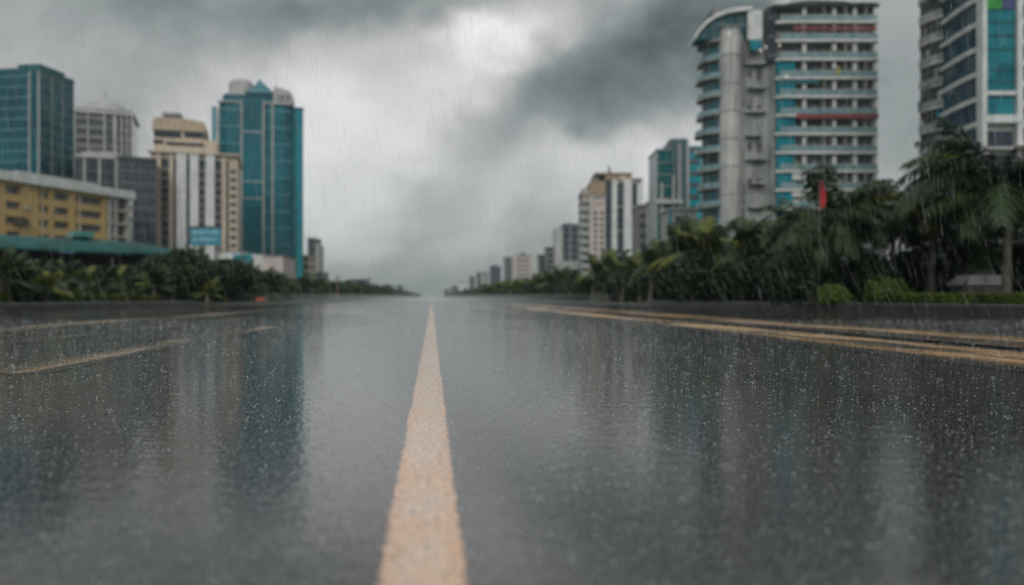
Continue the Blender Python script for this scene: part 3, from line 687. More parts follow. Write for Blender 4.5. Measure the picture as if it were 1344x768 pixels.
# teal and white tower at the right edge
b = Bld('condominium_tower', 'white and teal tower with curving balcony slabs behind the tallest palm', 1290, 100, 0); X = b.X; Z = b.Z
H1 = 50; fh = 33 * b.s
a_ = lambda px, y: ((px - 672) / F * (100 + y) - b.cx, y)
MB().prism([a_(1287, .3), (X(1430), .3), (X(1430), 18), a_(1292, 18)], 0, H1).build('wall', WHITE, b.root)
b.part('column', WHITE, X(1284), X(1290), -.9, .4, 0, H1); b.part('column', WHITE, X(1330), X(1337), -.9, .4, 0, H1)
G_T = glazing('panel_glazing', (.004, .11, .15, 1), (.02, .27, .31, 1), (.01, .05, .07, 1), 2.05, 33 * b.s / 1.9, .03, seed=5)
b.part('glass_panel', G_T, X(1290), X(1330), -.3, .35, Z(152), Z(14))
for py, m_ in ((30, 0), (47, 0), (65, 0), (92, 0), (108, 0), (128, 0)): b.part('spandrel', paint('dark_teal_rail', (.01, .06, .08, 1)), X(1290), X(1330), -.38, -.3, Z(py + 1.2), Z(py))
b.part('floor_band', WHITE, X(1290), X(1330), -.6, -.25, Z(126), Z(121)); b.part('floor_band', WHITE, X(1287), X(1337), -1.0, .3, Z(163), Z(153))
b.part('green_panel', paint('green_panel', (.03, .30, .05, 1)), X(1290), X(1313), -.35, .3, Z(13), Z(-4)); b.part('blue_panel', paint('indigo_panel', (.05, .07, .2, 1)), X(1313), X(1330), -.35, .3, Z(13), Z(-4)); b.part('glass_panel', G_T, X(1290), X(1330), -.3, .35, Z(-5), H1)
for py in (172, 204, 236, 268): b.part('window_band', G_SLATE, X(1292), X(1328), -.05, .35, Z(py + 22), Z(py)); b.part('balcony_slab', WHITE2, X(1288), X(1336), -1.2, .35, Z(py + 26), Z(py + 23))
zs2 = [Z(165) + (k - 5) * fh for k in range(0, 16)]; zs2 = [z for z in zs2 if z > 1 and z < H1]
lw = MB().box(0, X(1400) - X(1337), -.15, .35, 0, fh * .42).mesh('window_band', G_DARK)
for z in [Z(155) + (k - 5) * fh * .82 for k in range(0, 20)]:
    if 2 < z < H1 - 2:
        o = bpy.data.objects.new('window_band', lw); COL.objects.link(o); o.parent = b.root; o.location = (X(1337), 0, z)
# curving glazed middle
pl = [(X(1246.), 6.0), (X(1256), 3.4), (X(1268), 1.4), (X(1284), .2)]
# shift x for depth so the plan still meets the view where the photo shows it
pl = [(x + (-(672 - 1290) / F) * 0, y) for x, y in pl]
def at(px, y): return ((px - 672) / F * (100 + y) - b.cx, y)
pl = [at(1246, 7.0), at(1255, 5.0), at(1268, 2.6), at(1284, .2)]
MB().prism([(x + .3, y + .9) for x, y in pl] + [(X(1290), 14), at(1249, 14)], 0, H1).build('curved_glazing', glazing('mid_glazing', (.01, .035, .06, 1), (.02, .10, .14, 1), (.10, .13, .14, 1), 1.8, fh, .05, seed=2), b.root)
sm = MB().prism(pl + [(X(1290), 14), at(1248, 14)], 0, .62).mesh('curved_slab', WHITE)
for z in zs2:
    o = bpy.data.objects.new('curved_slab', sm); COL.objects.link(o); o.parent = b.root; o.location.z = z
# grey balconies on the left
q = [at(1206, 13), at(1222, 10.5), at(1246, 8.4)]
MB().prism([(q[0][0] + .6, q[0][1] + .8), (q[1][0], q[1][1] + .8), (q[2][0], q[2][1] + .8), at(1252, 24), at(1213, 24)], 0, H1).build('side_wall', G_GREY, b.root)
sm = MB().prism([q[0], q[1], q[2], at(1250, 16), at(1212, 16)], 0, .30).mesh('side_slab', WHITE2)
rm = MB()
for p, r_ in zip(q, q[1:]): rm.poly((p[0], p[1] + .05, 0), (r_[0], r_[1] + .05, 0), (r_[0], r_[1] + .05, .95), (p[0], p[1] + .05, .95))
rm = rm.mesh('side_railing', STAIN)
for k in range(40):
    z = 2 + k * fh * .98
    if z > H1: break
    o = bpy.data.objects.new('side_slab', sm); COL.objects.link(o); o.parent = b.root; o.location = (r5.uniform(-.25, .3), 0, z)
    o = bpy.data.objects.new('side_railing', rm); COL.objects.link(o); o.parent = b.root; o.location = (0, 0, z + .3)
for i in range(26):
    t_ = r5.random(); p0 = q[0] if t_ < .45 else q[1]; p1 = q[1] if t_ < .45 else q[2]; u_ = r5.random() * .8
    x = p0[0] + (p1[0] - p0[0]) * u_; y = p0[1] + (p1[1] - p0[1]) * u_ + .1; z = 2 + r5.randint(4, 13) * fh * .98 + .35
    b.part('balcony_screen', r5.choice([WHITE2, GREYC, DARKC, G_COR]), x, x + r5.uniform(.5, 1.4), y, y + .25, z, z + r5.uniform(1.2, 2.5))

# teal stepped tower group
b = Bld('stepped_tower', 'stepped green teal glass tower partly hidden by the curved tower', 863, 215, 0); X = b.X; Z = b.Z
b.part('curtain_wall', G_TEAL3, 0, X(881), 0, 14, 0, Z(197)); b.part('curtain_wall', paint('dark_teal_clad', (.03, .09, .10, 1)), X(881), X(903), -.5, 16, 0, Z(183)); b.part('curtain_wall', G_BRT, X(903), X(922), .6, 14, 0, Z(191))
b.part('roof', RAIL, -.3, X(881), -.3, 14, Z(197), Z(195.5)); b.part('roof_house', DARKC, X(882), X(890), 2, 8, Z(183), Z(180)); b.part('roof_house', GREYC, X(893), X(902), 1, 8, Z(183), Z(180.5))
for px, tp in ((883, 230), (902, 184), (868, 240), (891, 190)): b.part('mullion', WHITE2, X(px) - .25, X(px) + .25, -.95, .1, 0, Z(tp))
bands(b, GREYC, 0, X(881) - .05, -.2, .05, frange(5, Z(200), 3.2), .35); bands(b, DARKC, X(903.5), X(918), .3, .65, frange(5, Z(195), 3.2), 1.2)
b.part('bridge', WHITE2, X(858), X(894), -1.8, -.1, Z(268), Z(263))
b = Bld('grey_block', 'narrow grey block between the white striped tower and the stepped teal tower', 840, 250, 0); X = b.X; Z = b.Z
slabtower(b, 0, X(852), 14, Z(270), G_GREY, GREYC, 3.2, 1.5, .2, [(X(848), X(851))], WHITE2)
b.part('wing', GREYC, X(852), X(865), 1, 13, 0, Z(263)); b.part('wing_pier', WHITE2, X(861), X(864), -.5, 1, 0, Z(244))
b = Bld('white_annex', 'white annex with dark openings below the stepped teal tower', 877, 175, 0); X = b.X; Z = b.Z
b.part('wall', WHITE2, 0, X(914), 0, 9, 0, Z(276)); b.part('roof', RAIL, -.4, X(914) + .3, -.5, 9.3, Z(276), Z(273)); b.part('opening', G_SLATE, X(886), X(898), -.15, .05, Z(310), Z(284)); b.part('opening', G_DARK, X(900), X(904), -.15, .05, Z(310), Z(282)); b.part('pier', G_BRT, X(877), X(881), -.3, 0, 0, Z(276.5))
# white dome
b = Bld('dome_pavilion', 'white domed pavilion roof showing above the right trees', 899, 120, 0, 'pavilion'); X = b.X; Z = b.Z
mb = MB(); rd = X(917) - X(899); pts, rs = [], []
for i in range(9): a = R(i * 11.2); pts.append((0, rd, Z(326) + (Z(304) - Z(326)) * math.sin(a))); rs.append(rd * math.cos(a))
mb.tube(pts, rs, 28); mb.build('dome', WHITE, b.root, smooth=True)
mb = MB(); mb.tube([(0, rd, 0), (0, rd, Z(326))], [rd * .93] * 2, 24); mb.build('wall', WHITE2, b.root)
mb = MB(); ring(mb, X(906), Z(322), 1.0, .2, .25, 16); mb.build('round_vent', GREYC, b.root)

# white tower with ochre top
b = Bld('striped_tower', 'white tower with dark window stripes and ochre brown top', 765, 300, 0); X = b.X; Z = b.Z
b.part('side_wing', G_GREY, 0, X(776), 2, 18, 0, Z(247)); bands(b, WHITE2, -.3, X(776), 1.6, 18, frange(3, Z(250), 3.1), 1.3)
b.part('side_cap', OCHRE, 0, X(776), 1.8, 17, Z(262), Z(246.5))
b.part('wall', PINKW, X(774), X(794), 0, 18, 0, Z(255)); b.part('crown_wall', OCHRE, X(774.5), X(794.3), -.5, 17, Z(255), Z(238))
windows(b, [X(779.5), X(787.5)], [Z(v) for v in range(282, 372, 8)], 1.3, 1.5, frame=PINKW)
b.part('wall', WHITE2, X(794), X(843), .5, 19, 0, Z(236))
for a, c in ((795, 802.5), (809.5, 818.5), (829, 836)): b.part('window_strip', G_SLATE, X(a), X(c), .1, .6, 0, Z(241 if a > 800 else 234))
for a, c in ((803, 809.5), (818.5, 829), (836, 843)): b.part('pier', WHITE, X(a), X(c), -.9, .5, 0, Z(236 if a < 830 else 241))
for z in frange(8, Z(248), 9): b.part('floor_band', WHITE2, X(809.5), X(818.5), -.1, .12, z, z + .35); b.part('floor_band', WHITE2, X(829), X(836), -.1, .12, z, z + .35)
b.part('crown_wall', OCHRE, X(794), X(829), -.3, 17, Z(236), Z(229)); b.part('crown_wall', CREAM, X(813), X(822), -.6, 2, Z(239), Z(230.5)); b.part('roof', OCHRE, X(781), X(829.5), -.9, 18, Z(229), Z(227)); b.part('roof_house', GREYC, X(780), X(786), 1, 10, Z(238), Z(227.2))
b.part('roof', WHITE2, X(829), X(843.5), -1, 18, Z(236), Z(234))
b.part('mast_base', METAL, X(800), X(805), 5, 7, Z(227), Z(221)); MB().tube([(X(802), 6, Z(221)), (X(802), 6, Z(214))], [.7, .3], 6).build('mast', METAL, b.root)
lt = MB(); px = 778
while px < 793: lt.box(X(px), X(px + .9), -.62, -.5, Z(260), Z(258)); px += 1.5
lt.build('lettering', DARKC, b.root)
lt = MB(); px = 779
while px < 793:
    lt.box(X(px), X(px) + .15, -.12, 0, Z(269), Z(266)); lt.box(X(px) + .15, X(px + 1.1), -.12, 0, Z(266) - .2, Z(266)); lt.box(X(px) + .15, X(px + 1.0), -.12, 0, Z(269), Z(269) + .2); px += 1.8
lt.build('lettering', paint('red_letters', (.55, .12, .12, 1)), b.root)
b.part('porch', WHITE, X(817), X(831), -4, -.9, 0, Z(359)); b.part('porch_window', G_SLATE, X(820), X(828), -4.1, -3.95, Z(364), Z(360.5))
MB().xz([(X(816), Z(359)), (X(832), Z(359)), (X(829), Z(353)), (X(819), Z(353))], -4.3, -.9).build('porch_roof', WHITE, b.root)
# dark tower with a pale side, podium, then the row fading into the rain
b = Bld('dark_tower', 'dark blue grey tower with a pale side left of the white striped tower', 729, 380, 0); X = b.X; Z = b.Z
slabtower(b, X(739), X(759), 18, Z(295), G_SLATE, SLATE, 3.2, 1.0, .2, (), None, z0=0)
b.part('pale_side', WHITE2, 0, X(739), .6, 18, 0, Z(299)); b.part('pier', WHITE2, X(748), X(749), -.4, 0, 0, Z(296)); b.part('roof_house', METAL, X(741), X(752), 4, 12, Z(295) + .35, Z(292))
b = Bld('white_podium', 'low white podium with a light blue panel in front of the dark tower', 727, 330, 0); X = b.X; Z = b.Z
slabtower(b, 0, X(757), 12, Z(356), G_GREY, WHITE, 3.2, 1.7, .3, [(X(737), X(739))], WHITE); b.part('upper_storey', WHITE2, X(738), X(770), 3, 12, Z(362), Z(346)); b.part('blue_panel', BLUEP, X(757), X(769), -.5, 3, 0, Z(352)); bands(b, WHITE, X(740), X(772), 2.4, 12.2, [Z(359), Z(352), Z(346)], .8)
row = [  # label, name, px0, px1, top, depth, band, core, band height, piers
    ('grey striped block right of the pinkish block, left of the dark tower', 'striped_block', 706, 718, 335, 440, SLATE, G_DARK, 1.0, WHITE2), ('taller grey slab close left of the dark tower', 'slab_block', 716, 729, 325, 425, GREYC, G_SLATE, 1.1, GREYC),
    ('pinkish white apartment block in the distant right row', 'apartment_block', 675, 700, 335, 540, PINKW, G_GREY, 1.9, PINKW), ('grey slab with a pale edge left of the pinkish block', 'slab_block', 661, 674, 338, 590, GREYC, G_SLATE, 1.0, WHITE2),
    ('dark grey block in the middle of the distant right row', 'dark_block', 643, 657, 350, 660, SLATE, G_SLATE, 1.0, None), ('slim pale slab left of the dark grey distant block', 'slim_slab', 634, 641, 357, 720, WHITE2, G_GREY, 1.6, WHITE2),
    ('grey slab with dark middle in the misty right row', 'misty_slab', 625, 633, 358, 780, GREYC, G_SLATE, 1.0, WHITE2), ('narrow grey slab beside the white arched building', 'narrow_slab', 616, 623, 363, 840, GREYC, G_SLATE, 1.3, None),
    ('low misty block left of the white arched building', 'misty_block', 592, 601, 376, 1000, GREYC, G_GREY, 1.4, None), ('faint block at the far right end of the road', 'faint_block', 583, 590, 380, 1150, GREYC, G_GREY, 1.4, None)]
for lb, nm_, pa, pb, top, D, bm, cm, bh, pm in row:
    b = Bld(nm_, lb, pa, D, 0, group='buildings in the distant right row'); X = b.X; Z = b.Z
    W = X(pb); slabtower(b, 0, W, min(22, W * 1.6), Z(top), cm, bm, 3.2, bh, .22, [(0, W * .12), (W * .82, W)] if pm else (), pm)
    if W > 8: b.part('roof_house', GREYC, W * .3, W * .6, 2, 8, Z(top) + .35, Z(top) + 2.2)
b = Bld('arched_building', 'small white building with a dark arch in the distant right row', 603, 900, 0, group='buildings in the distant right row'); X = b.X; Z = b.Z
b.part('wall', WHITE, 0, X(614), 0, 12, 0, Z(372)); MB().xz([(-.5, Z(372)), (X(614) + .5, Z(372)), (X(611), Z(369)), (X(605), Z(369))], -.5, 12).build('roof', WHITE2, b.root)
MB().xz([(X(608), 0), (X(613), 0), (X(613), Z(380)), (X(610.5), Z(376.5)), (X(608), Z(380))], -.3, .05).build('arch', DARKC, b.root)

# ------------------------------------------------------------------ vegetation
PALM = foliage('palm_frond_green', (.008, .022, .009, 1), (.045, .080, .026, 1))
PALMY = foliage('palm_frond_yellow_green', (.05, .075, .012, 1), (.15, .17, .02, 1))
LEAF = foliage('dark_leaf_green', (.006, .015, .007, 1), (.028, .055, .018, 1))
LEAFY = foliage('light_leaf_green', (.04, .075, .013, 1), (.115, .155, .025, 1))
BARK = paint('wet_palm_bark', (.13, .115, .095, 1), (.06, .052, .045, 1), .6, 3.0, bump=.6)

def frond(mb, base, az, el_, L, droop, wind, leaf, r, dens=.075):
    d = Vector((math.cos(az) * math.cos(el_), math.sin(az) * math.cos(el_), math.sin(el_)))
    n = max(8, int(L / dens)); st = L / n; p = Vector(base); side0 = None
    for i in range(n):
        t_ = i / n
        d = (d + Vector((wind[0] * st * (.3 + t_), wind[1] * st * (.3 + t_), -droop * st * (.35 + 1.3 * t_)))).normalized()
        q = p + d * st
        s = d.cross(Vector((0, 0, 1)))
        if s.length < .1: s = side0 or Vector((1, 0, 0))
        s.normalize(); side0 = s
        wr = .03 * (1 - t_) + .006
        mb.poly(p - s * wr, p + s * wr, q + s * wr, q - s * wr)
        if t_ > .10:
            ll = leaf * (math.sin(math.pi * min(1, .12 + .88 * t_)) ** .6 * .85 + .15) * r.uniform(.85, 1.1)
            for sg in (-1, 1):
                ld = (s * sg * .85 + d * r.uniform(.35, .75) + Vector((wind[0] * .6, wind[1] * .6, -.15 - .3 * r.random()))).normalized()
                m1 = p + ld * ll * .5; tip = p + ld * ll * .95 + Vector((wind[0] * .12, wind[1] * .12, -.26 * ll)); wl = .034 + .012 * r.random()
                mb.poly(p - d * wl * .6, p + d * wl * .6, m1 + d * wl, m1 - d * wl); mb.poly(m1 - d * wl, m1 + d * wl, tip)
        p = q
def palm_meshes(h, L, nf, wind, seed, leaf=.55, yellow=0, lean=.15, trunk_r=.13, dr=1.0):
    r = random.Random(seed)
    tk = MB(); pts, rs = [], []
    for i in range(15):
        t_ = i / 14; pts.append((lean * h * t_ * t_ * .8, .03 * math.sin(5 * t_) * h * .3, h * t_)); rs.append(trunk_r * (1.35 - .55 * t_ + .35 * math.exp(-t_ * 12)) * (1 + .05 * (i % 2)))
    tk.tube(pts, rs, 10)
    top = Vector(pts[-1]); mb = MB()
    for i in range(nf):
        az_ = i * 2.39996 + r.uniform(-.25, .25); el_ = (r.uniform(-.15, 1.25) if i > 3 else r.uniform(1.0, 1.4)) * (1 if dr == 1 else .82)
        mb.cur = 1 if r.random() < yellow else 0
        frond(mb, top + Vector((0, 0, r.uniform(-.1, .12))), az_, el_, L * r.uniform(.75, 1.1), r.uniform(.35, .7) * 1.6 * dr / L, (wind[0] * r.uniform(.6, 1.3), wind[1]), leaf, r)
    # young leaf sheaths
    for i in range(5):
        a = r.uniform(0, 6.28); mb.cur = 0
        mb.tube([top + Vector((0, 0, -.2)), top + Vector((.1 * math.cos(a), .1 * math.sin(a), .25))], [.09, .02], 5)
    return tk.mesh('trunk', BARK, True), mb.mesh('crown', [PALM, PALMY])
def bush_mesh(rx, rz, n, leaf, seed, m, flat=.0, boxy=False):
    r = random.Random(seed); mb = MB(); lobes = [(r.uniform(-.55, .55) * rx, r.uniform(-.55, .55) * rx, r.uniform(.35, .8) * rz, r.uniform(.4, .65)) for _ in range(7)]
    for i in range(n):
        if boxy:
            c = Vector((r.uniform(-1, 1), r.uniform(-1, 1), r.random() ** .5)); k = r.randint(0, 3)
            if k == 0: c.z = r.uniform(.86, 1.02)
            elif k == 1: c.y = -r.uniform(.85, 1.03)
            elif k == 2: c.y = r.uniform(.85, 1.03)
            else: c.x = r.choice((-1, 1)) * r.uniform(.97, 1.01)
            p = Vector((c.x * rx, c.y * flat, c.z * rz))
        else:
            lx, ly, lz, lr = r.choice(lobes)
            v = Vector((r.gauss(0, 1), r.gauss(0, 1), r.gauss(0, 1))).normalized() * (r.random() ** .35) * lr * rx
            p = Vector((lx, ly, lz)) + v * Vector((1, 1, .8)).length / 1.6
            if p.z < .02: p.z = r.uniform(.02, .4)
        a = Vector((r.gauss(0, 1), r.gauss(0, 1), r.gauss(.2, .7))).normalized(); bb_ = a.orthogonal().normalized()
        bb_ = (Matrix.Rotation(r.uniform(0, 6.28), 3, a) @ bb_)
        l = leaf * r.uniform(.6, 1.3); w_ = l * .34
        mb.poly(p, p + a * l * .5 + bb_ * w_, p + a * l, p + a * l * .5 - bb_ * w_)
    return mb.mesh('crown', m)
def stem_mesh(h, seed):
    r = random.Random(seed); mb = MB()
    for i in range(4):
        a = r.uniform(0, 6.28); k = r.uniform(.15, .5) * h
        mb.tube([(0, 0, 0), (k * .3 * math.cos(a), k * .3 * math.sin(a), h * .35), (k * math.cos(a), k * math.sin(a), h * .8)], [.07, .05, .02], 6)
    return mb.mesh('trunk', BARK, True)

def plant(name, meshes, loc, rz, sc_, label, cat, group=None, sz=None):
    r_ = empty(name, loc, rz, sc_)
    if sz: r_.scale = (sc_, sc_, sz)
    tag(r_, label, cat, group)
    for me in meshes:
        if me is None: continue
        o = bpy.data.objects.new(me.name.split('.')[0], me); COL.objects.link(o); o.parent = r_
    return r_

WD = (.42, -.05)
palmA = palm_meshes(2.5, 2.1, 22, WD, 1, .55, .08)
palmB = palm_meshes(2.0, 1.9, 20, WD, 2, .5, .05, .05)
palmC = palm_meshes(3.1, 2.2, 24, (.3, .1), 3, .55, .15)
palmD = palm_meshes(1.3, 1.7, 22, WD, 4, .5, .12, .0)
PV = [palmA, palmB, palmC, palmD]
bushes = [(bush_mesh(1.3, 1.9, 3400, .20, 11, LEAF), stem_mesh(1.4, 1)), (bush_mesh(1.5, 2.4, 4200, .22, 12, LEAF), stem_mesh(1.8, 2)), (bush_mesh(1.0, 1.2, 2200, .17, 13, LEAFY), stem_mesh(.9, 3))]
VZ = .2
# --- the individual palms on the right
def near_palm(px, D, top_py, name_lbl, seed, L=2.4, nf=26, wind=WD, leaf=.62, yellow=.1, lean=.1, rz=0):
    Ht_ = HZ(top_py, D) - VZ; h = max(.8, Ht_ - L * .30)
    ms = palm_meshes(h, L, nf, wind, seed, leaf, yellow, lean, dr=2.1)
    p = P(px, D); p.z = VZ
    return plant('palm_tree', ms, p, rz, 1, name_lbl, 'palm tree', 'roadside palms on the right')
near_palm(1322, 29, 205, 'tallest palm at the right edge with broad windblown fronds before the white and teal tower', 21, 4.7, 44, (.05, -.05), 1.15, .03, .02)
near_palm(1222, 33, 262, 'palm with visible grey trunk and yellow green fronds left of the stone plinth', 22, 2.6, 34, (.5, -.1), .75, .55, .05)
near_palm(1098, 34, 250, 'bushy palm with fronds swept to the side near the red banner', 23, 3.9, 40, (.55, 0), 1.0, .08, .05)
near_palm(1068, 34, 285, 'low spreading palm under the teal corner of the balcony tower', 24, 2.5, 32, (.4, 0), .75, .15, .0)
near_palm(1172, 38, 272, 'dark palm between the swept palm and the grey trunk', 25, 2.8, 34, (.5, 0), .8, .3, .0)
near_palm(1352, 31, 235, 'palm half cut off by the right picture edge', 26, 3.2, 36, (.05, 0), .9, .05, .0)
near_palm(1012, 44, 296, 'rounded palm in front of the stained curved wall', 27, 2.2, 24, (.35, 0), .6, .1, .0)
near_palm(1262, 35, 300, 'short dark palm right behind the grey trunk', 28, 2.6, 34, (.3, 0), .75, .1, .0)
r = random.Random(31)
def behind_right(px):
    for lim, nm_ in ((700, 'the distant grey row'), (765, 'the dark tower'), (845, 'the white striped tower'), (920, 'the stepped teal tower'), (1025, 'the curved stained wall'), (1160, 'the balcony tower'), (1500, 'the white and teal tower')):
        if px < lim: return nm_
def behind_left(px):
    for lim, nm_ in ((235, 'the green canopy'), (300, 'the cream tower'), (400, 'the deep teal tower'), (5000, 'the low distant houses')):
        if px < lim: return nm_
def topr(D):
    for a, ha, c, hc in ((0, 4.2, 37, 4.0), (37, 4.0, 57, 5.0), (57, 5.0, 72, 4.3), (72, 4.3, 120, 4.0), (120, 4.0, 400, 3.5)):
        if D < c: return ha + (hc - ha) * (D - a) / (c - a)
    return 3.4
def px_of(x, y):
    dx, dy = x - cam.location.x, y
    return 672 + F * (dx * rt[0] + dy * rt[1]) / (dx * fw[0] + dy * fw[1])
y = 38.0
while y < 330:
    for lane in range(2):
        x = 17.6 + lane * 3.2 + r.uniform(-.8, 1.0); yy = y + r.uniform(-1.5, 1.5)
        px = px_of(x, yy); H = topr(yy) * r.uniform(.82, 1.08)
        bh = behind_right(px)
        if r.random() < .62:
            v = r.choice(PV[:3]); base = {0: 3.3, 1: 2.8, 2: 4.0}[PV.index(v)]
            plant('palm_tree', v, (x, yy, VZ), r.uniform(-.5, .5), H / base / 1.05, 'windblown green palm in the roadside row in front of %s' % bh, 'palm tree', 'palms in front of %s' % bh)
        if lane == 0 or r.random() < .6:
            v = r.choice(bushes[:2])
            plant('shrub', v, (x - .6 + r.uniform(0, 1.4), yy + 1, VZ), r.uniform(0, 6), r.uniform(.8, 1.1) * H / 3.4, 'dark leafy shrub between the roadside palms in front of %s' % bh, 'shrub', 'shrubs in front of %s' % bh)
    y += 3.4 + (y - 38) * .02
# near shrubs on the right
for px, D, s_, k, lb in ((1050, 33, .95, 1, 'dark leafy shrub under the low spreading palm'), (1090, 34, 1.0, 0, 'dark shrub below the red banner'), (1135, 33, .95, 1, 'dark shrub below the swept palm'), (1165, 31, .8, 2, 'yellow green shrub left of the grey palm trunk'), (1095, 31, .6, 2, 'small light green shrub close to the kerb under the swept palm'), (1190, 37, 1.1, 1, 'tall dark shrub behind the grey palm trunk'), (1280, 38, 1.1, 0, 'dark shrub behind the stone plinth'), (1335, 33, 1.15, 1, 'dark shrub right of the stone plinth'), (1375, 31, 1.1, 0, 'dark shrub at the right picture edge'), (1235, 40, 1.2, 1, 'dark shrub filling the gap behind the grey palm trunk'), (1300, 44, 1.3, 1, 'big dark shrub far behind the stone plinth'), (1030, 40, 1.15, 0, 'round shrub before the teal corner'), (1000, 42, 1.1, 1, 'round dark shrub before the curved wall')):
    p = P(px, D); p.z = VZ; plant('shrub', bushes[k], p, px, s_, lb, 'shrub')
# low clipped hedges
hedge = bush_mesh(2.2, .62, 5200, .09, 41, LEAFY, .45, True)
for px, D, lb, sx in ((1215, 29, 'clipped yellow green hedge under the grey palm trunk', 1.0), (1355, 27.5, 'clipped hedge at the right picture edge', 1.1), (1290, 28.4, 'clipped low hedge in front of the stone plinth', .9), (1062, 36, 'low light hedge behind the right kerb under the banner', .8)):
    p = P(px, D); p.x = max(p.x, 16.5); p.z = VZ
    plant('hedge', (hedge,), p, R(84), sx, lb, 'hedge', 'clipped hedges behind the right kerb', sz=.75)
for px, D, lb, sx in ((118, 41, 'pale green clipped hedge section before the canopy', .9), (150, 44, 'dull clipped hedge section between two brighter ones', .8), (185, 49, 'bright yellow green hedge section beside the red kerb paint', 1.2), (15, 34, 'low green hedge at the left picture edge', 1.0), (65, 37, 'low dark green hedge under the palms at the left', .9)):
    p = P(px, D); p.x = min(p.x, -16.4); p.z = VZ
    plant('hedge', (hedge,), p, R(96), sx, lb, 'hedge', 'clipped hedges behind the left kerb', sz=.8)
# --- left side
y = 30.0
def topl(D):
    for a, ha, c, hc in ((0, 1.5, 40, 1.75), (40, 1.75, 56, 2.2), (56, 2.7, 66, 3.6), (66, 3.6, 80, 2.9), (80, 2.8, 110, 2.6), (110, 2.9, 500, 3.3)):
        if D < c: return ha + (hc - ha) * (D - a) / (c - a)
    return 3.2
while y < 330:
    for lane in range(2):
        x = -(17.9 + lane * 3.0 + r.uniform(-.6, .9)); yy = y + r.uniform(-1.4, 1.4)
        px = px_of(x, yy); H = topl(yy) * r.uniform(.82, 1.06); bh = behind_left(px)
        if px < -60: continue
        if r.random() < .5:
            v = r.choice(PV); base = [3.3, 2.8, 4.0, 2.0][PV.index(v)]
            plant('palm_tree', v, (x, yy, VZ), r.uniform(-.5, .5), H / base / 1.05, 'green palm in the left roadside row in front of %s' % bh, 'palm tree', 'left palms in front of %s' % bh)
        if lane == 0 or r.random() < .7:
            v = bushes[2] if r.random() < .12 else r.choice(bushes[:2])
            plant('shrub', v, (x + r.uniform(-.8, .8), yy + 1, VZ), r.uniform(0, 6), r.uniform(.8, 1.05) * H / 3.2, 'leafy shrub in the left roadside row in front of %s' % bh, 'shrub', 'left shrubs in front of %s' % bh)
    y += 3.3 + (y - 30) * .02
p = P(245, 60); p.z = VZ; plant('leafy_tree', bushes[1], p, 1, 1.75, 'bushy dark tree at the rounded end of the green canopy', 'tree')
p = P(222, 62); p.z = VZ; plant('leafy_tree', bushes[0], p, 2, 1.7, 'dark tree touching the rounded canopy end', 'tree')
p = P(282, 70); p.z = VZ; plant('leafy_tree', bushes[1], p, 3, 1.6, 'dark tree before the white podium building', 'tree')
for px, D, s_, k, lb in ((205, 59, 1.45, 1, 'dark leafy tree left of the rounded canopy end'), (262, 64, 1.75, 0, 'full dark tree below the right half of the billboard'), (300, 68, 1.6, 1, 'dark tree before the left half of the white podium building'), (318, 74, 1.4, 0, 'dark tree below the round teal emblem'), (232, 57, 1.35, 1, 'dark tree in front of the cream tower foot'), (182, 55, 1.1, 0, 'low dark tree at the bright hedge section'), (345, 92, 1.5, 1, 'dark tree before the pinkish end of the white podium building'), (372, 108, 1.6, 0, 'dark tree at the foot of the bright teal edge column'), (402, 130, 1.6, 1, 'dark tree in front of the low white house with the yellow base')):
    p = P(px, D); p.z = VZ; plant('leafy_tree', bushes[k], p, px, s_, lb, 'tree')
p = P(55, 36); p.z = VZ; plant('palm_tree', palm_meshes(.7, 1.4, 20, (.3, 0), 77, .45, .9), p, 0, 1, 'small bright yellow green palm under the canopy at the left', 'palm tree')
p = P(272, 56); p.z = VZ; plant('palm_tree', palm_meshes(.7, 1.3, 18, (.3, 0), 78, .45, .8), p, 0, 1, 'small yellow green palm below the blue billboard', 'palm tree')
# far tree belts that read as one mass
def belt(x0, x1, y0, y1, n, hmax, seed, nm_):
    r_ = random.Random(seed); mb = MB()
    for i in range(n):
        x, yy = r_.uniform(x0, x1), y0 + (y1 - y0) * r_.random() ** 1.6
        hh = hmax * (.65 + .45 * mnoise.noise(Vector((x * .1, yy * .07, seed)))); z = VZ + hh * r_.random() ** .7
        p_ = Vector((x, yy, z)); a = Vector((r_.gauss(0, 1), r_.gauss(0, 1), r_.gauss(0, 1))).normalized(); b_ = a.orthogonal().normalized(); l = .5 + yy * .0009
        mb.poly(p_, p_ + a * l * .5 + b_ * l * .35, p_ + a * l, p_ + a * l * .5 - b_ * l * .35)
    tag(mb.build('tree_belt', LEAF), nm_, 'trees', kind='stuff')
belt(16.2, 34, 250, 1100, 40000, 6.2, 5, 'misty belt of trees along the far right kerb')
belt(-36, -16.2, 220, 1100, 40000, 6.4, 6, 'misty belt of trees along the far left kerb')
belt(24, 44, 40, 320, 22000, 3.6, 8, 'dark undergrowth behind the right row of palms')
belt(-34, -24, 60, 320, 16000, 2.6, 9, 'dark undergrowth behind the left row of palms')

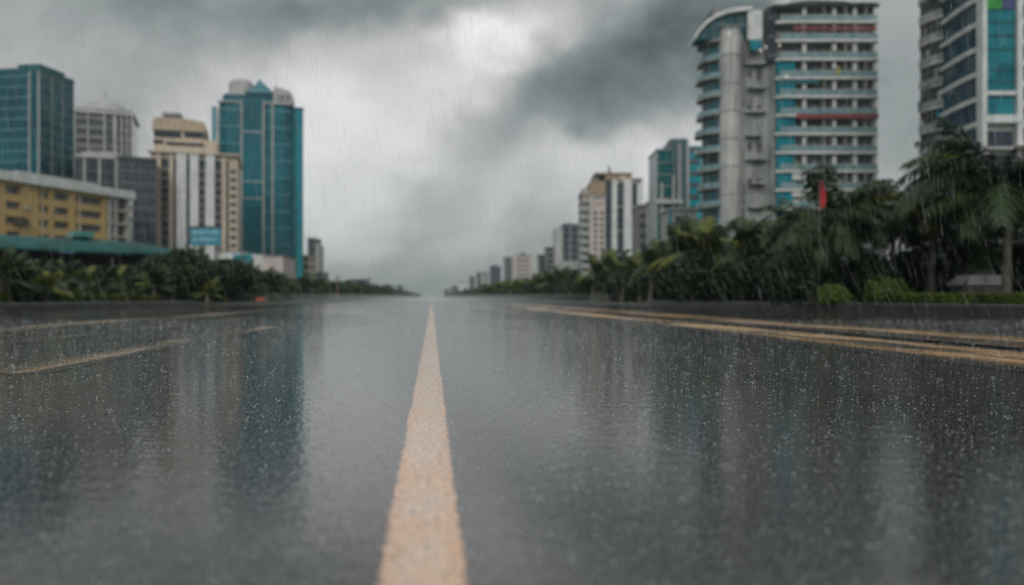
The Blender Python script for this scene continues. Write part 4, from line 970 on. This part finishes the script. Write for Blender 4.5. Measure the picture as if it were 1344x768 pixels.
# ------------------------------------------------------------------ small things
pb = P(1084, 32.5)
b = empty('flag_banner', (pb.x, pb.y, VZ)); tag(b, 'tall red feather banner above the swept palm before the balcony tower', 'banner')
zt_, zb_ = HZ(243, 32.5), HZ(279, 32.5)
MB().tube([(-.28, 0, 0), (-.28, 0, zt_ - .3), (-.18, 0, zt_), (0, 0, zt_ + .05)], [.02, .018, .014, .01], 6).build('pole', METAL, b)
mb = MB(); n = 14
ws = [(.18 + .10 * math.sin(math.pi * min(1, i / n * 1.15)) * (1 if i < n else 0), zb_ + (zt_ - zb_) * i / n) for i in range(n + 1)]
for (wa, za), (wb, zb2) in zip(ws, ws[1:]):
    yo = .05 * math.sin(za * 3)
    for dy in (0, .012): mb.poly((-.26, yo + dy, za), (-.26 + wa * 1.1, yo + .04 + dy, za), (-.26 + wb * 1.1, yo + .04 + dy, zb2), (-.26, yo + dy, zb2))
mb.build('cloth', RED, b)
# stone plinth with pale ledges
pp = P(1297, 31); b = empty('stone_plinth', (pp.x, pp.y, VZ), -YAW + R(8)); tag(b, 'grey stone plinth with pale stepped ledges between the palms on the right', 'plinth')
STN = paint('dark_stone', (.10, .10, .10, 1), (.05, .052, .052, 1), .5, 2.0, bump=.5)
bx('body', STN, b, -.85, .85, 0, 1.0, 0, .85); bx('front_pier', STN, b, -.95, -.62, -.08, .1, 0, .95)
for k, (hw_, z) in enumerate(((.95, .86), (.84, .99), (.72, 1.12))): bx('ledge', WHITE, b, -hw_, hw_, -.1 + k * .06, 1.05 - k * .06, z, z + .075)
bx('cap', STN, b, -.45, .5, .2, .8, 1.196, 1.42)
for k in range(2): bx('ledge', STN, b, -.7 + k * .1, .7 - k * .1, .02, .9, .937 + k * .13, .989 + k * .13)
# pale wall fragment seen between the trunks
pp = P(1330, 40); b = empty('garden_wall', (pp.x, pp.y, VZ), -YAW); tag(b, 'pale garden wall glimpsed between the trunks at the right edge', 'wall')
bx('wall', STN, b, -1.6, 3.5, 0, .25, 0, 3.0); bx('coping', WHITE, b, -1.7, 3.6, -.05, .3, 3.0, 3.18)
# small orange and yellow works barrier at the left road edge
pp = P(335, 88); b = empty('road_barrier', (pp.x + .9, pp.y, 0), -YAW); tag(b, 'small orange and yellow works barrier by the left kerb', 'barrier')
OR = paint('orange_plastic', (.60, .13, .03, 1), (.42, .10, .03, 1), .4, 2.0); YL = paint('yellow_plastic', (.62, .42, .05, 1), None, .4, 2.0)
bx('board', OR, b, -.9, .5, -.04, .04, .25, .62); bx('board', YL, b, .2, 1.35, -.1, -.045, .55, .85)
for x in (-.8, .4, 1.2): bx('leg', OR, b, x - .05, x + .05, -.3, .3, 0, .08); bx('upright', OR, b, x - .03, x + .03, .045, .1, .08, .7)
# utility pole on the left, far
pp = P(443, 132); b = empty('utility_pole', (pp.x, pp.y, 0)); tag(b, 'thin brown utility pole at the left road edge beyond the towers', 'pole')
MB().tube([(0, 0, 0), (0, 0, HZ(361, 132))], [.16, .10], 8).build('pole', paint('brown_wood', (.20, .14, .09, 1)), b); bx('cross_arm', METAL, b, -.7, .7, -.05, .05, HZ(364, 132), HZ(363, 132)); 
for x in (-.6, .6): bx('insulator', WHITE, b, x - .06, x + .06, -.06, .06, HZ(363, 132) + .003, HZ(363, 132) + .2)

# ------------------------------------------------------------------ rain
r = random.Random(99)
rm_ = bpy.data.materials.new('rain_water'); rm_.use_nodes = True; t = NT(rm_.node_tree); t.n.clear()
tr = t.node('ShaderNodeBsdfTransparent'); df = t.node('ShaderNodeBsdfTranslucent', {'Color': (.85, .9, .9, 1)}); gl_ = t.node('ShaderNodeBsdfGlossy', {'Roughness': .25})
a_ = t.node('ShaderNodeMixShader', {0: .35, 1: df.outputs[0], 2: gl_.outputs[0]}); b_ = t.node('ShaderNodeMixShader', {0: .17, 1: tr.outputs[0], 2: a_.outputs[0]})
t.l.new(b_.outputs[0], t.node('ShaderNodeOutputMaterial').inputs[0])
mb = MB()
for i in range(6500):
    D = 2.5 + 26 * r.random() ** .75; px = r.uniform(-120, 1470); z = r.uniform(0.05, CH + 400 * D / F)
    p = P(px, D); p.z = z
    l = (.08 + .34 * r.random() ** 2) * (.6 + D * .06); sl = r.gauss(.12, .10) if z > CH + 90 * D / F else r.gauss(.38, .12)
    d = Vector((sl, r.uniform(-.05, .05), -1)).normalized() * l; wv_ = (.0005 + .00022 * D) * r.uniform(.5, 1.2)
    a = Vector((wv_, 0, 0)); c = Vector((0, wv_, 0)); m_ = p + d * .7
    mb.poly(p, m_ + a, m_ + c * .8 - a * .5); mb.poly(p, m_ + c * .8 - a * .5, m_ - c * .8 - a * .5); mb.poly(p, m_ - c * .8 - a * .5, m_ + a)
    e = p + d
    mb.poly(e, m_ + c * .8 - a * .5, m_ + a); mb.poly(e, m_ - c * .8 - a * .5, m_ + c * .8 - a * .5); mb.poly(e, m_ + a, m_ - c * .8 - a * .5)
tag(mb.build('rain', rm_), 'slanting rain falling over the road', 'rain', kind='stuff')
# splashing droplets on the road film
dm_, t, bb_ = newmat('splash_water'); bb_.inputs['Base Color'].default_value = (.62, .66, .68, 1); bb_.inputs['Roughness'].default_value = .1
mb = MB()
octv = [(1, 0, 0), (0, 1, 0), (-1, 0, 0), (0, -1, 0), (0, 0, 1.1), (0, 0, -.6)]
octf = [(0, 1, 4), (1, 2, 4), (2, 3, 4), (3, 0, 4), (1, 0, 5), (2, 1, 5), (3, 2, 5), (0, 3, 5)]
def dropl(x, y, z, s):
    k = len(mb.v); mb.v += [(x + a * s, y + b_ * s, z + c * s) for a, b_, c in octv]
    mb.f += [tuple(k + q for q in f_) for f_ in octf]; mb.mi += [0] * 8
for i in range(42000):
    D = 1.2 + 17 * r.random() ** 1.35; px = r.uniform(-60, 1400); p = P(px, D)
    if abs(p.x) > HW - .2: continue
    s = (.0005 + .0017 * r.random() ** 4) * (1 + .17 * D)
    dropl(p.x, p.y, .004 + s + abs(r.gauss(0, .004)), s)
    if r.random() < .05:
        for q_ in range(6):
            a = q_ * 1.05 + r.random(); dropl(p.x + .012 * math.cos(a), p.y + .012 * math.sin(a), .012 + .015 * r.random(), s * .8)
tag(mb.build('rain_splash', dm_, smooth=True), 'tiny rain splashes standing on the wet road', 'rain splashes', kind='stuff')

# ------------------------------------------------------------------ render settings
sc.view_settings.view_transform = 'Standard'; sc.view_settings.look = 'None'; sc.view_settings.exposure = .14; sc.view_settings.gamma = 1
sc.render.engine = 'CYCLES'
cy_ = sc.cycles
cy_.use_denoising = True; cy_.max_bounces = 6; cy_.diffuse_bounces = 2; cy_.glossy_bounces = 3; cy_.transparent_max_bounces = 12; cy_.volume_bounces = 1
cy_.sample_clamp_indirect = 4
